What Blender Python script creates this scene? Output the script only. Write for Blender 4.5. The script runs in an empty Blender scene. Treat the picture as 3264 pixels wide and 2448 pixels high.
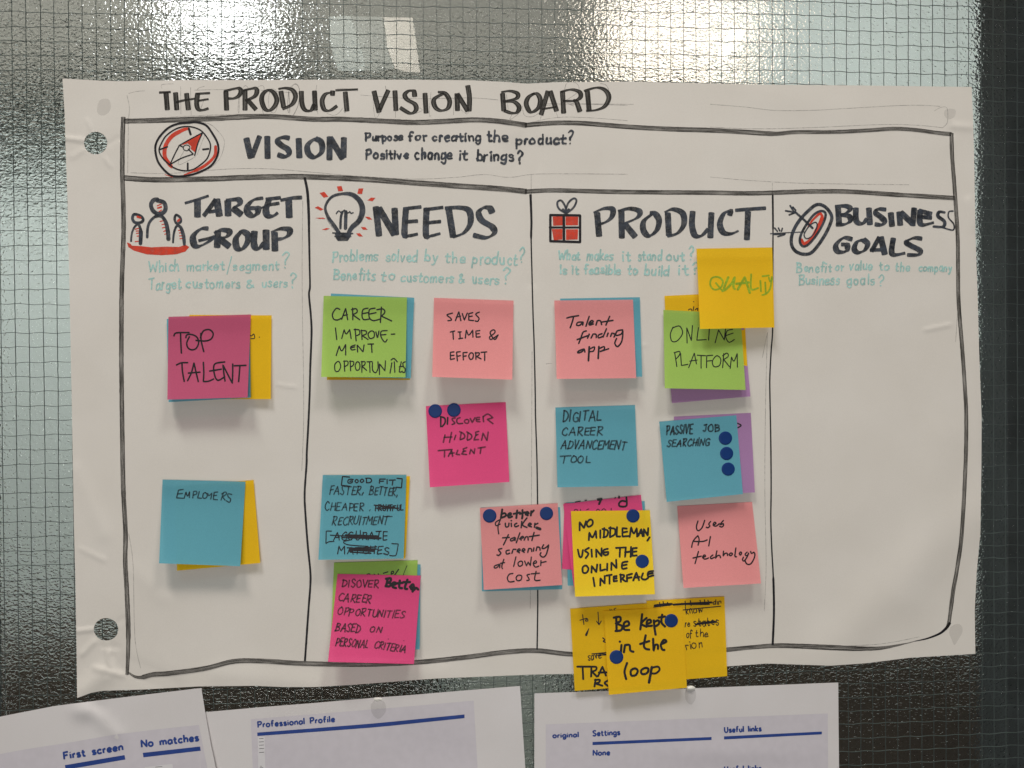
import bpy, math, random
import numpy as np
from mathutils import Vector, Matrix, noise
from mathutils.geometry import tessellate_polygon
random.seed(7)
R = math.radians
scene = bpy.context.scene
COL = scene.collection
# ------------------------------------------------------------------ camera
W, H, F = 3264.0, 2448.0, 2300.0
cam_data = bpy.data.cameras.new("camera")
cam = bpy.data.objects.new("camera", cam_data); COL.objects.link(cam)
cam_data.sensor_width = 36.0
cam_data.lens = 36.0 * F / W
cam_data.clip_start = 0.02; cam_data.clip_end = 60
CAM = Vector((0.0, -0.655, 0.0))
yaw, pitch, roll = R(3.4), R(-0.4), R(0.36)
fw = Vector((math.sin(yaw)*math.cos(pitch), math.cos(yaw)*math.cos(pitch), math.sin(pitch)))
r0 = fw.cross(Vector((0, 0, 1))).normalized(); u0 = r0.cross(fw).normalized()
rt = r0*math.cos(roll) - u0*math.sin(roll); up = u0*math.cos(roll) + r0*math.sin(roll)
M = Matrix((rt, up, -fw)).transposed().to_4x4(); M.translation = CAM
cam.matrix_world = M
scene.camera = cam
# ------------------------------------------------------------------ world, exposure, lamps
world = bpy.data.worlds.new("World"); scene.world = world; world.use_nodes = True
world.node_tree.nodes['Background'].inputs[0].default_value = (0.80, 0.83, 0.80, 1)
world.node_tree.nodes['Background'].inputs[1].default_value = 0.11
scene.view_settings.view_transform = 'Standard'; scene.view_settings.look = 'None'
scene.view_settings.exposure = 0.0; scene.view_settings.gamma = 1.0
try:
    scene.cycles.max_bounces = 14; scene.cycles.transmission_bounces = 10; scene.cycles.transparent_max_bounces = 24
    scene.cycles.sample_clamp_indirect = 6.0
except Exception: pass

def area(name, loc, target, sx, sy, power, color):
    d = bpy.data.lights.new(name, 'AREA'); d.shape = 'RECTANGLE'; d.size = sx; d.size_y = sy
    d.energy = power; d.color = color
    o = bpy.data.objects.new(name, d); COL.objects.link(o); o.location = loc
    o.rotation_euler = (Vector(target)-Vector(loc)).to_track_quat('-Z', 'Y').to_euler()
    return o
area("office_lamps_and_fill", (-0.80, -1.25, 3.5), (0, 0, -.15), 1.0, 0.40, 108.0, (1.0, .96, .89))
area("office_lamps_and_fill", (1.1, -1.45, 3.4), (0, 0, -.15), 0.8, 0.4, 55.0, (1.0, .96, .89))
area("office_lamps_and_fill", (-0.10, -1.9, -0.30), (0, 0, -.12), 0.8, 0.5, 10.8, (1.0, .975, .94))  # added fill behind the camera, stands in for light bounced by the room
# the room behind the glass
area("back_room_lamp", (-0.95, 0.3, 1.35), (-.95, 1.5, -.3), 1.4, 0.4, 26.0, (1.0, 1.0, .97))
area("back_room_lamp", (0.95, 0.3, 1.35), (.95, 1.5, -.3), 1.4, 0.4, 19.5, (1.0, .985, .955))

# ------------------------------------------------------------------ projection helpers
def ray(px, py):
    return fw + rt*((px-W/2)/F) - up*((py-H/2)/F)
def P(px, py, h=0.0):
    """point of the plane h metres in front of the glass that stands behind image position px,py"""
    d = ray(px, py); t = (-h - CAM.y)/d.y
    return CAM + d*t

CR = dict(S=(0, 0, 1.0), V=(0, 0, 1.4756), T1=(0, 0, .45208), T2=(1000, 0, .45208), T3=(2264, 0, .45208), B1=(0, 1698, .45208), B3=(2264, 1698, .45208),
 N1=(350, 560, .29412), N2=(980, 560, .33454), N3=(1700, 560, .36166), N4=(2400, 560, .33906),
 A=(480, 900, .27125), B=(480, 1480, .23508), C=(980, 900, .31646), D=(1300, 1250, .18083), E=(980, 1480, .23508),
 F=(980, 1740, .23508), G=(1500, 1560, .28029), H=(1740, 780, .34358), I=(1740, 1250, .3255), J=(2040, 1560, .23508),
 K=(1780, 1860, .28029), P1=(0, 2150, .38427), P2=(650, 2150, .47468), P3=(1650, 2100, .49729),
 Q1=(460, 240, .22604), Q2=(740, 380, .22604), Q3=(900, 240, .28029), Q4=(1400, 240, .28029))
def cv(cr, x, y):
    c = CR[cr]; return (c[0]+x*c[2], c[1]+y*c[2])
def pts(cr, s):
    return [cv(cr, *map(float, p.split(','))) for p in s.split()]

# ------------------------------------------------------------------ object helpers
def link(name, me, parent=None, mat=None):
    o = bpy.data.objects.new(name, me); COL.objects.link(o)
    if mat is not None and me is not None: me.materials.append(mat)
    if parent is not None: o.parent = parent
    return o
def tag(o, label=None, cat=None, group=None, kind=None):
    if label: o['label'] = label
    if cat: o['category'] = cat
    if group: o['group'] = group
    if kind: o['kind'] = kind
    return o
def mesh(name, v, f, uv=None, smooth=True):
    me = bpy.data.meshes.new(name); me.from_pydata([tuple(p) for p in v], [], f)
    if uv is not None:
        l = me.uv_layers.new(name="UVMap")
        idx = np.empty(len(me.loops), dtype=np.int32); me.loops.foreach_get('vertex_index', idx)
        l.data.foreach_set('uv', np.array(uv, dtype=np.float32)[idx].ravel())
    if smooth and len(me.polygons): me.polygons.foreach_set('use_smooth', [True]*len(me.polygons))
    me.update(); return me
def box(name, lo, hi, mat, parent=None, bev=0.0):
    x0, y0, z0 = lo; x1, y1, z1 = hi
    v = [(x0,y0,z0),(x1,y0,z0),(x1,y1,z0),(x0,y1,z0),(x0,y0,z1),(x1,y0,z1),(x1,y1,z1),(x0,y1,z1)]
    f = [(3,2,1,0),(4,5,6,7),(0,1,5,4),(1,2,6,5),(2,3,7,6),(3,0,4,7)]
    o = link(name, mesh(name, v, f, smooth=False), parent, mat)
    if bev:
        m = o.modifiers.new("bevel", 'BEVEL'); m.width = bev; m.segments = 2
    return o

# ------------------------------------------------------------------ materials
def nt(name):
    m = bpy.data.materials.new(name); m.use_nodes = True
    t = m.node_tree; b = t.nodes['Principled BSDF']; return m, t, b
def N(t, typ, **kw):
    n = t.nodes.new(typ)
    for k, v in kw.items():
        if k.startswith('_'): setattr(n, k[1:], v)
        else: n.inputs[k.replace('__', ' ')].default_value = v
    return n
def ramp(t, src, p0, c0, p1, c1):
    r = t.nodes.new('ShaderNodeValToRGB'); e = r.color_ramp.elements
    e[0].position = p0; e[0].color = c0; e[1].position = p1; e[1].color = c1
    t.links.new(src, r.inputs[0]); return r
def tc(t, out='Object'):
    return t.nodes.new('ShaderNodeTexCoord').outputs[out]
def paper_mat(name, col, var=0.06, bump=0.00004, grain=1600, trans=0.0, rough=.82, vein=0.0):
    m, t, b = nt(name)
    c = tc(t)
    n1 = N(t, 'ShaderNodeTexNoise', Scale=grain, Detail=3.0); t.links.new(c, n1.inputs['Vector'])
    n2 = N(t, 'ShaderNodeTexNoise', Scale=16.0, Detail=4.0); t.links.new(c, n2.inputs['Vector'])
    lo = tuple(x*(1-var) for x in col)+(1,); hi = tuple(min(1, x*(1+var)) for x in col)+(1,)
    r1 = ramp(t, n1.outputs['Fac'], .3, lo, .7, hi)
    r2 = ramp(t, n2.outputs['Fac'], .3, (.955, .95, .94, 1), .7, (1, 1, 1, 1))
    mx = N(t, 'ShaderNodeMix', _data_type='RGBA', _blend_type='MULTIPLY'); mx.inputs[0].default_value = 1
    t.links.new(r1.outputs[0], mx.inputs[6]); t.links.new(r2.outputs[0], mx.inputs[7])
    t.links.new(mx.outputs[2], b.inputs['Base Color'])
    b.inputs['Roughness'].default_value = rough; b.inputs['Specular IOR Level'].default_value = .25
    bp = N(t, 'ShaderNodeBump', Strength=1.0, Distance=bump)
    n3 = N(t, 'ShaderNodeTexNoise', Scale=grain*.55, Detail=4.0); t.links.new(c, n3.inputs['Vector'])
    t.links.new(n3.outputs['Fac'], bp.inputs['Height']); t.links.new(bp.outputs[0], b.inputs['Normal'])
    if trans:     # thin paper: what lies right under it shows through faintly, tinted by the paper
        tr = t.nodes.new('ShaderNodeBsdfTransparent'); tr.inputs[0].default_value = tuple(min(1, x*1.1)**.6 for x in col)+(1,)
        ms = t.nodes.new('ShaderNodeMixShader'); ms.inputs[0].default_value = trans
        t.links.new(b.outputs[0], ms.inputs[1]); t.links.new(tr.outputs[0], ms.inputs[2])
        t.links.new(ms.outputs[0], t.nodes['Material Output'].inputs[0])
    return m
def ink_mat(name, col, alpha=1.0, streak=0.0, blot=0.0, rough=.55, freq=9.0, edge=.8, flat=False):
    """ink: colour with blotches, and dry-brush streaks that run along the stroke (u along in mm, v across)"""
    m, t, b = nt(name)
    b.inputs['Roughness'].default_value = rough; b.inputs['Specular IOR Level'].default_value = .3
    c = tc(t)
    nb = N(t, 'ShaderNodeTexNoise', Scale=130.0, Detail=3.0); t.links.new(c, nb.inputs['Vector'])
    lo = tuple(x*(1-blot) for x in col)+(1,); hi = tuple(min(1, x*(1+1.6*blot)) for x in col)+(1,)
    rb = ramp(t, nb.outputs['Fac'], .32, lo, .68, hi); t.links.new(rb.outputs[0], b.inputs['Base Color'])
    tr = t.nodes.new('ShaderNodeBsdfTransparent'); mx = t.nodes.new('ShaderNodeMixShader')
    t.links.new(tr.outputs[0], mx.inputs[1]); t.links.new(b.outputs[0], mx.inputs[2])
    t.links.new(mx.outputs[0], t.nodes['Material Output'].inputs[0])
    if streak > 0:
        uv = tc(t, 'UV'); mp = N(t, 'ShaderNodeMapping'); mp.inputs['Scale'].default_value = (.045, freq, 1)
        t.links.new(uv, mp.inputs[0])
        ns = N(t, 'ShaderNodeTexNoise', Scale=1.0, Detail=4.0, Roughness=.6); t.links.new(mp.outputs[0], ns.inputs['Vector'])
        ng = N(t, 'ShaderNodeTexNoise', Scale=2600.0, Detail=1.0); t.links.new(c, ng.inputs['Vector'])
        sm = N(t, 'ShaderNodeMath', _operation='MULTIPLY_ADD'); t.links.new(ng.outputs['Fac'], sm.inputs[0]); sm.inputs[1].default_value = .45; t.links.new(ns.outputs['Fac'], sm.inputs[2])
        # edges of the stroke carry more ink
        sp = t.nodes.new('ShaderNodeSeparateXYZ'); t.links.new(uv, sp.inputs[0])
        ab = N(t, 'ShaderNodeMath', _operation='ABSOLUTE'); t.links.new(sp.outputs[1], ab.inputs[0])
        pw = N(t, 'ShaderNodeMath', _operation='POWER'); t.links.new(ab.outputs[0], pw.inputs[0]); pw.inputs[1].default_value = 3.0
        ad = N(t, 'ShaderNodeMath', _operation='MULTIPLY_ADD'); t.links.new(pw.outputs[0], ad.inputs[0]); ad.inputs[1].default_value = edge*.35; t.links.new(sm.outputs[0], ad.inputs[2])
        rs = ramp(t, ad.outputs[0], .52, (1-streak,)*3+(1,), 1.0-.1*(1-streak), (alpha,)*3+(1,))
        t.links.new(rs.outputs[0], mx.inputs[0])
    elif flat: mx.inputs[0].default_value = alpha
    elif alpha < 1:
        ns = N(t, 'ShaderNodeTexNoise', Scale=420.0, Detail=2.0); t.links.new(c, ns.inputs['Vector'])
        rs = ramp(t, ns.outputs['Fac'], .35, (max(0, alpha-.22),)*3+(1,), .65, (min(1, alpha+.12),)*3+(1,))
        t.links.new(rs.outputs[0], mx.inputs[0])
    else: mx.inputs[0].default_value = 1
    return m
def plain(name, col, rough=.6, metal=0.0, var=.15, scale=8.0):
    m, t, b = nt(name); c = tc(t)
    n = N(t, 'ShaderNodeTexNoise', Scale=scale, Detail=5.0); t.links.new(c, n.inputs['Vector'])
    r = ramp(t, n.outputs['Fac'], .3, tuple(x*(1-var) for x in col)+(1,), .7, tuple(min(1, x*(1+var)) for x in col)+(1,))
    t.links.new(r.outputs[0], b.inputs['Base Color']); b.inputs['Roughness'].default_value = rough; b.inputs['Metallic'].default_value = metal
    return m
def glow(name, col, s):
    m, t, b = nt(name)
    b.inputs['Base Color'].default_value = (.8, .8, .8, 1)
    b.inputs['Emission Color'].default_value = tuple(col)+(1,); b.inputs['Emission Strength'].default_value = s
    return m

PAPER = paper_mat("poster_paper", (.70, .66, .615), var=.03, vein=1)
SHEET = paper_mat("printer_paper", (.665, .635, .64), var=.02)
NOTE = dict(
 magenta=paper_mat("magenta_note", (.56, .10, .20), trans=.17), hot=paper_mat("hot_pink_note", (.80, .085, .25), trans=.17),
 pink=paper_mat("pale_pink_note", (.82, .31, .315), trans=.17), blue=paper_mat("blue_note", (.125, .39, .49), trans=.17),
 green=paper_mat("green_note", (.36, .56, .115), trans=.17), yellow=paper_mat("yellow_note", (.86, .52, .011), trans=.17),
 bright=paper_mat("bright_yellow_note", (.90, .63, .025), trans=.17), purple=paper_mat("purple_note", (.42, .23, .45), trans=.17),
 ochre=paper_mat("ochre_note", (.70, .42, .02), trans=.17))
INK = dict(
 black=ink_mat("black_marker", (.010, .009, .012), blot=.3),
 title=ink_mat("title_marker", (.016, .014, .011), streak=.5, alpha=1.0, freq=2.2, edge=1.4),
 frame=ink_mat("frame_marker", (.022, .019, .016), streak=.80, alpha=.98, freq=2.4, edge=.6),
 slate=ink_mat("slate_marker", (.030, .036, .048), alpha=.94, blot=.55, rough=.6),
 faded=ink_mat("fading_marker", (.014, .014, .018), streak=.72, alpha=.95, freq=1.2, edge=.7),
 teal=ink_mat("teal_marker", (.37, .61, .58), alpha=.80, blot=.12),
 lime=ink_mat("green_marker", (.27, .40, .02), alpha=.85, blot=.1),
 red=ink_mat("red_marker", (.62, .050, .022), alpha=.96, blot=.12),
 pencil=ink_mat("pencil", (.16, .15, .15), alpha=.42, blot=.1),
 grey=ink_mat("grey_marker", (.25, .25, .26), alpha=.45, blot=.1),
 print=ink_mat("blue_print", (.020, .052, .235), blot=.08),
 tint=ink_mat("lilac_print_tint", (.575, .54, .585), blot=.02),
 white=ink_mat("white_print_gap", (.66, .64, .66), blot=.02),
 ghost=ink_mat("adhesive_show_through", (.40, .38, .365), alpha=.15, blot=.05, flat=True))  # flat grey tint where the adhesive shows through the paper
DOT = plain("blue_dot_vinyl", (.002, .030, .150), rough=.5, var=.06, scale=60)
DOT.node_tree.nodes["Principled BSDF"].inputs["Specular IOR Level"].default_value = .22
PUTTY = plain("white_putty", (.74, .72, .67), rough=.5, var=.04, scale=300)

# ------------------------------------------------------------------ poster relief
CREASE = [  # x0,y0,x1,y1,half width px, height mm
 (206,440,266,447,7,.7),(343,463,380,438,6,-.4),(262,480,232,500,8,.4),(335,505,352,530,6,.4),(290,415,278,385,7,.35),
 (243,2012,296,2006,7,.8),(378,1985,395,1970,6,-.5),(300,2045,262,2085,9,.7),(338,2052,350,2120,8,.8),(330,2060,372,2062,9,-.6),
 (305,2130,390,2152,10,.7),(360,2090,342,2150,8,-.5),(246,2215,330,2150,34,1.7),(400,2120,560,2190,30,-.7),
 (1676,262,1694,520,26,-1.0),(1694,520,1697,900,16,-.45),(1610,262,1640,420,40,.7),(1745,262,1740,420,40,.6),
 (2950,1052,3028,1035,6,.45),(3028,395,3034,430,7,-.5),(3034,400,3090,405,12,.5),(3090,640,3108,720,14,.7),
 (3090,1650,2640,2075,85,1.6),(3010,1400,2900,1900,60,.5),(885,1226,940,1234,5,.35),(430,1820,520,1900,30,.4),
 (2000,1105,2060,1100,5,.3),(700,2150,1000,2185,40,.8),(1150,2120,1400,2150,40,.7),(470,270,640,330,50,.4),
 (2460,300,2700,360,70,.5),(245,1500,330,1700,28,.5),(260,1750,330,1785,9,.35)]
def seg_d(x, y, s):
    x0, y0, x1, y1 = s[:4]; dx, dy = x1-x0, y1-y0; L2 = dx*dx+dy*dy
    t = ((x-x0)*dx+(y-y0)*dy)/L2; tc_ = min(1, max(0, t)); ex = (t-tc_)*math.sqrt(L2)
    px, py = x-(x0+tc_*dx), y-(y0+tc_*dy); return math.sqrt(px*px+py*py)
def hposter(x, y):
    h = .9 + .50*noise.noise((x/420, y/420, 3.1)) + .17*noise.noise((x/130, y/130, 9.1)) + .02*noise.noise((x/35, y/35, 7.7))
    eb = max(0, (y-1950)/250); h += .9*eb*eb*(.6+noise.noise((x/190, .3, 1.1)))
    er = max(0, (x-2850)/260); h += .5*er*er*(.5+noise.noise((.7, y/260, 5.1)))
    for s in CREASE:
        w = s[4]
        if min(s[0], s[2])-3*w < x < max(s[0], s[2])+3*w and min(s[1], s[3])-3*w < y < max(s[1], s[3])+3*w:
            d = seg_d(x, y, s)/w; h += s[5]*math.exp(-d*d)
    return max(.62, h)*1e-3
for hx, hy in ((305,456),(338,2006)): pass

def polyline(p, n):
    p = [Vector(a) for a in p]; L = [0]
    for a, b in zip(p, p[1:]): L.append(L[-1]+(b-a).length)
    out = []
    for i in range(n):
        s = L[-1]*i/(n-1); j = 0
        while j < len(L)-2 and L[j+1] < s: j += 1
        t = (s-L[j])/max(1e-9, L[j+1]-L[j]); out.append(p[j].lerp(p[j+1], t))
    return out
def coons(top, right, bottom, left, nu, nv):
    """top,bottom run left to right; left,right run top to bottom (all image positions)"""
    T, B_, L_, R_ = polyline(top, nu), polyline(bottom, nu), polyline(left, nv), polyline(right, nv)
    g = []
    for j in range(nv):
        v = j/(nv-1)
        for i in range(nu):
            u = i/(nu-1)
            p = T[i]*(1-v)+B_[i]*v+L_[j]*(1-u)+R_[j]*u - (T[0]*(1-u)*(1-v)+T[-1]*u*(1-v)+B_[0]*(1-u)*v+B_[-1]*u*v)
            g.append((p.x, p.y))
    return g
def gridfaces(nu, nv):
    return [(j*nu+i, (j+1)*nu+i, (j+1)*nu+i+1, j*nu+i+1) for j in range(nv-1) for i in range(nu-1)]
def thick(o, t=.0001):
    me = o.data; cnt = {}
    for p in me.polygons:
        for e in p.edge_keys: cnt[e] = cnt.get(e, 0)+1
    me.edges.foreach_set('use_edge_sharp', [cnt.get(tuple(sorted(e.vertices)), 0) == 1 for e in me.edges])
    m = o.modifiers.new("thickness", 'SOLIDIFY'); m.thickness = t; m.offset = -1.0

# ------------------------------------------------------------------ strokes
def parse(cr, s):
    out = []
    k = CR[cr][2]
    for st in s.split(';'):
        st = st.strip()
        if not st: continue
        a = []
        for tok in st.split():
            c = tok.endswith('!'); tok = tok.rstrip('!'); q = tok.split(',')
            x, y = cv(cr, float(q[0]), float(q[1])); w = float(q[2])*k if len(q) > 2 else None
            a.append((x, y, w, c))
        out.append(a)
    return out
def smooth_path(a, step):
    """Catmull-Rom between corners -> [(x,y,w)]"""
    if len(a) == 1: a = [a[0], (a[0][0]+.8, a[0][1]+.3, a[0][2], False)]
    res = []; start = 0
    idx = [0]+[i for i in range(1, len(a)-1) if a[i][3]]+[len(a)-1]
    for s0, s1 in zip(idx, idx[1:]):
        q = a[s0:s1+1]
        closed = len(idx) == 2 and len(q) > 4 and math.hypot(q[0][0]-q[-1][0], q[0][1]-q[-1][1]) < 1.5
        for i in range(len(q)-1):
            p1, p2 = q[i], q[i+1]
            p0 = q[i-1] if i else (q[-2] if closed else p1)
            p3 = q[i+2] if i+2 < len(q) else (q[1] if closed else p2)
            L = math.hypot(p2[0]-p1[0], p2[1]-p1[1]); n = max(1, int(L/step))
            if len(q) > 2: n = max(n, 3)
            for k in range(n):
                t = k/n; t2, t3 = t*t, t*t*t
                f = lambda c: .5*(2*p1[c]+(p2[c]-p0[c])*t+(2*p0[c]-5*p1[c]+4*p2[c]-p3[c])*t2+(3*p1[c]-p0[c]-3*p2[c]+p3[c])*t3)
                w = None if p1[2] is None else p1[2]+((p2[2] if p2[2] is not None else p1[2])-p1[2])*t
                res.append((f(0), f(1), w))
    res.append(a[-1][:3]); return res
def ribbon(V_, Fc, U, path, width, hf, eps, nib=None, cap=1.0, jit=.05, across=2):
    """path in image px; hf(x,y)->height; appends to V_/Fc/U"""
    n = len(path); seed = random.random()*50
    tang = []
    for i in range(n):
        a = path[max(0, i-1)]; b = path[min(n-1, i+1)]
        dx, dy = b[0]-a[0], b[1]-a[1]; L = math.hypot(dx, dy) or 1; tang.append((dx/L, dy/L))
    ws = []
    for i, (x, y, w) in enumerate(path):
        if w is None:
            if nib:
                phi = math.atan2(-tang[i][1], tang[i][0]); w = nib[0]+(nib[1]-nib[0])*abs(math.sin(phi-nib[2]))
            else: w = width
        ws.append(w*(1+jit*noise.noise((i*.35+seed, seed, 0))))
    for _ in range(2):
        ws = [(ws[max(0, i-1)]+2*ws[i]+ws[min(n-1, i+1)])/4 for i in range(n)]
    rows = []
    def row(x, y, tx, ty, w, s, k):
        nx, ny = -ty, tx; r = []
        for j in range(across+1):
            q = -1+2*j/across; X, Y = x+nx*w*.5*q, y+ny*w*.5*q
            V_.append(P(X, Y, hf(X, Y)+eps+k*3.5e-7)); U.append((s, q)); r.append(len(V_)-1)
        rows.append(r)
    s = seed*20
    cw = ws[0]*.5*cap; capa = [(0.98, .2), (.8, .6), (.45, .9)] if cap > 0 else []
    for d, m in capa: row(path[0][0]-tang[0][0]*cw*d, path[0][1]-tang[0][1]*cw*d, *tang[0], ws[0]*m, s, 0)
    for i, (x, y, _) in enumerate(path):
        if i: s += math.hypot(x-path[i-1][0], y-path[i-1][1])*.29
        row(x, y, *tang[i], ws[i], s, i)
    cw = ws[-1]*.5*cap
    for d, m in reversed(capa): row(path[-1][0]+tang[-1][0]*cw*d, path[-1][1]+tang[-1][1]*cw*d, *tang[-1], ws[-1]*m, s+.5, n)
    for a, b in zip(rows, rows[1:]):
        for j in range(across): Fc.append((a[j], b[j], b[j+1], a[j+1]))
class Ink:
    def __init__(s, hf, base=.00007): s.V, s.F, s.U, s.hf, s.e, s.k = [], [], [], hf, base, 0
    def st(s, cr, w, data, nib=None, cap=1.0, jit=.08, rnd=0.0):
        k = CR[cr][2]
        for a in parse(cr, data):
            pw = (nib[0]*k, nib[1]*k, nib[2]) if nib else None
            ww = w*k if w else None
            p = smooth_path(a, 3.0)
            s.k += 1
            ribbon(s.V, s.F, s.U, p, ww or 3, s.hf, s.e+(s.k % 60)*2.2e-6, pw, cap, jit, 4 if (nib or (ww or 0) > 9) else 2)
        return s
    def fill(s, cr, data):
        for st in data.split(';'):
            q = pts(cr, st)
            if len(q) < 3: continue
            s.k += 1; e = s.e+(s.k % 60)*2.2e-6; b = len(s.V)
            for x, y in q: s.V.append(P(x, y, s.hf(x, y)+e)); s.U.append((0, 0))
            for tri in tessellate_polygon([[Vector((x, y, 0)) for x, y in q]]): s.F.append(tuple(b+i for i in tri))
        return s
    def blob(s, cr, data):
        q = smooth_path([(x, y, 0, False) for x, y in pts(cr, data)+[pts(cr, data)[0]]], 2.5)
        cx, cy = sum(p[0] for p in q)/len(q), sum(p[1] for p in q)/len(q); n = len(q); b = len(s.V); m = 12
        for j in range(1, m+1):
            for x, y, _ in q:
                X, Y = cx+(x-cx)*j/m, cy+(y-cy)*j/m; s.V.append(P(X, Y, s.hf(X, Y)+s.e)); s.U.append((0, 0))
        for j in range(m-1):
            for i in range(n-1): s.F.append((b+j*n+i, b+j*n+i+1, b+(j+1)*n+i+1, b+(j+1)*n+i))
        s.F.append(tuple(b+i for i in range(n-1)))
        return s
    def text(s, cr, w, txt, x0, y0, x1, y1, cap_h, slant=.0, jit=.065, nib=None, clean=False, wj=.4):
        """single-stroke lettering fitted between two baseline points"""
        k = CR[cr][2]; X0, Y0 = cv(cr, x0, y0); X1, Y1 = cv(cr, x1, y1); hgt = cap_h*k
        L = math.hypot(X1-X0, Y1-Y0); ex = ((X1-X0)/L, (Y1-Y0)/L); ey = (-ex[1], ex[0])
        adv = []; tot = 0
        for ch in txt:
            g = GL.get(ch); wd = g[0] if g else .4; adv.append((ch, tot)); tot += wd+(.2 if not clean else .17)
        tot -= .2; sc = L/tot
        for ch, ox in adv:
            g = GL.get(ch)
            if not g: continue
            jx, jy, js = (0, 0, 1) if clean else (random.uniform(-jit, jit), random.uniform(-jit, jit), 1+random.uniform(-jit, jit)*1.5)
            for stt in g[1].split(';'):
                a = []
                for tok in stt.split():
                    c = tok.endswith('!'); q = tok.rstrip('!').split(',')
                    gx, gy = float(q[0]), 1-float(q[1])
                    if not clean: gx += random.uniform(-.045, .045); gy += random.uniform(-.045, .045)
                    lx = (ox+gx+jx)*sc+gy*slant*hgt; ly = -(gy*js+jy)*hgt
                    a.append((X0+ex[0]*lx+ey[0]*ly, Y0+ex[1]*lx+ey[1]*ly, None, c))
                p = smooth_path(a, 2.0); s.k += 1
                ribbon(s.V, s.F, s.U, p, w*k, s.hf, s.e+(s.k % 60)*2.2e-6, nib, 1.0 if not clean else .25, .02 if clean else wj, 2)
        return s
    def done(s, name, parent, mat):
        if s.V: return link(name, mesh(name, s.V, s.F, s.U), parent, mat)
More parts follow.
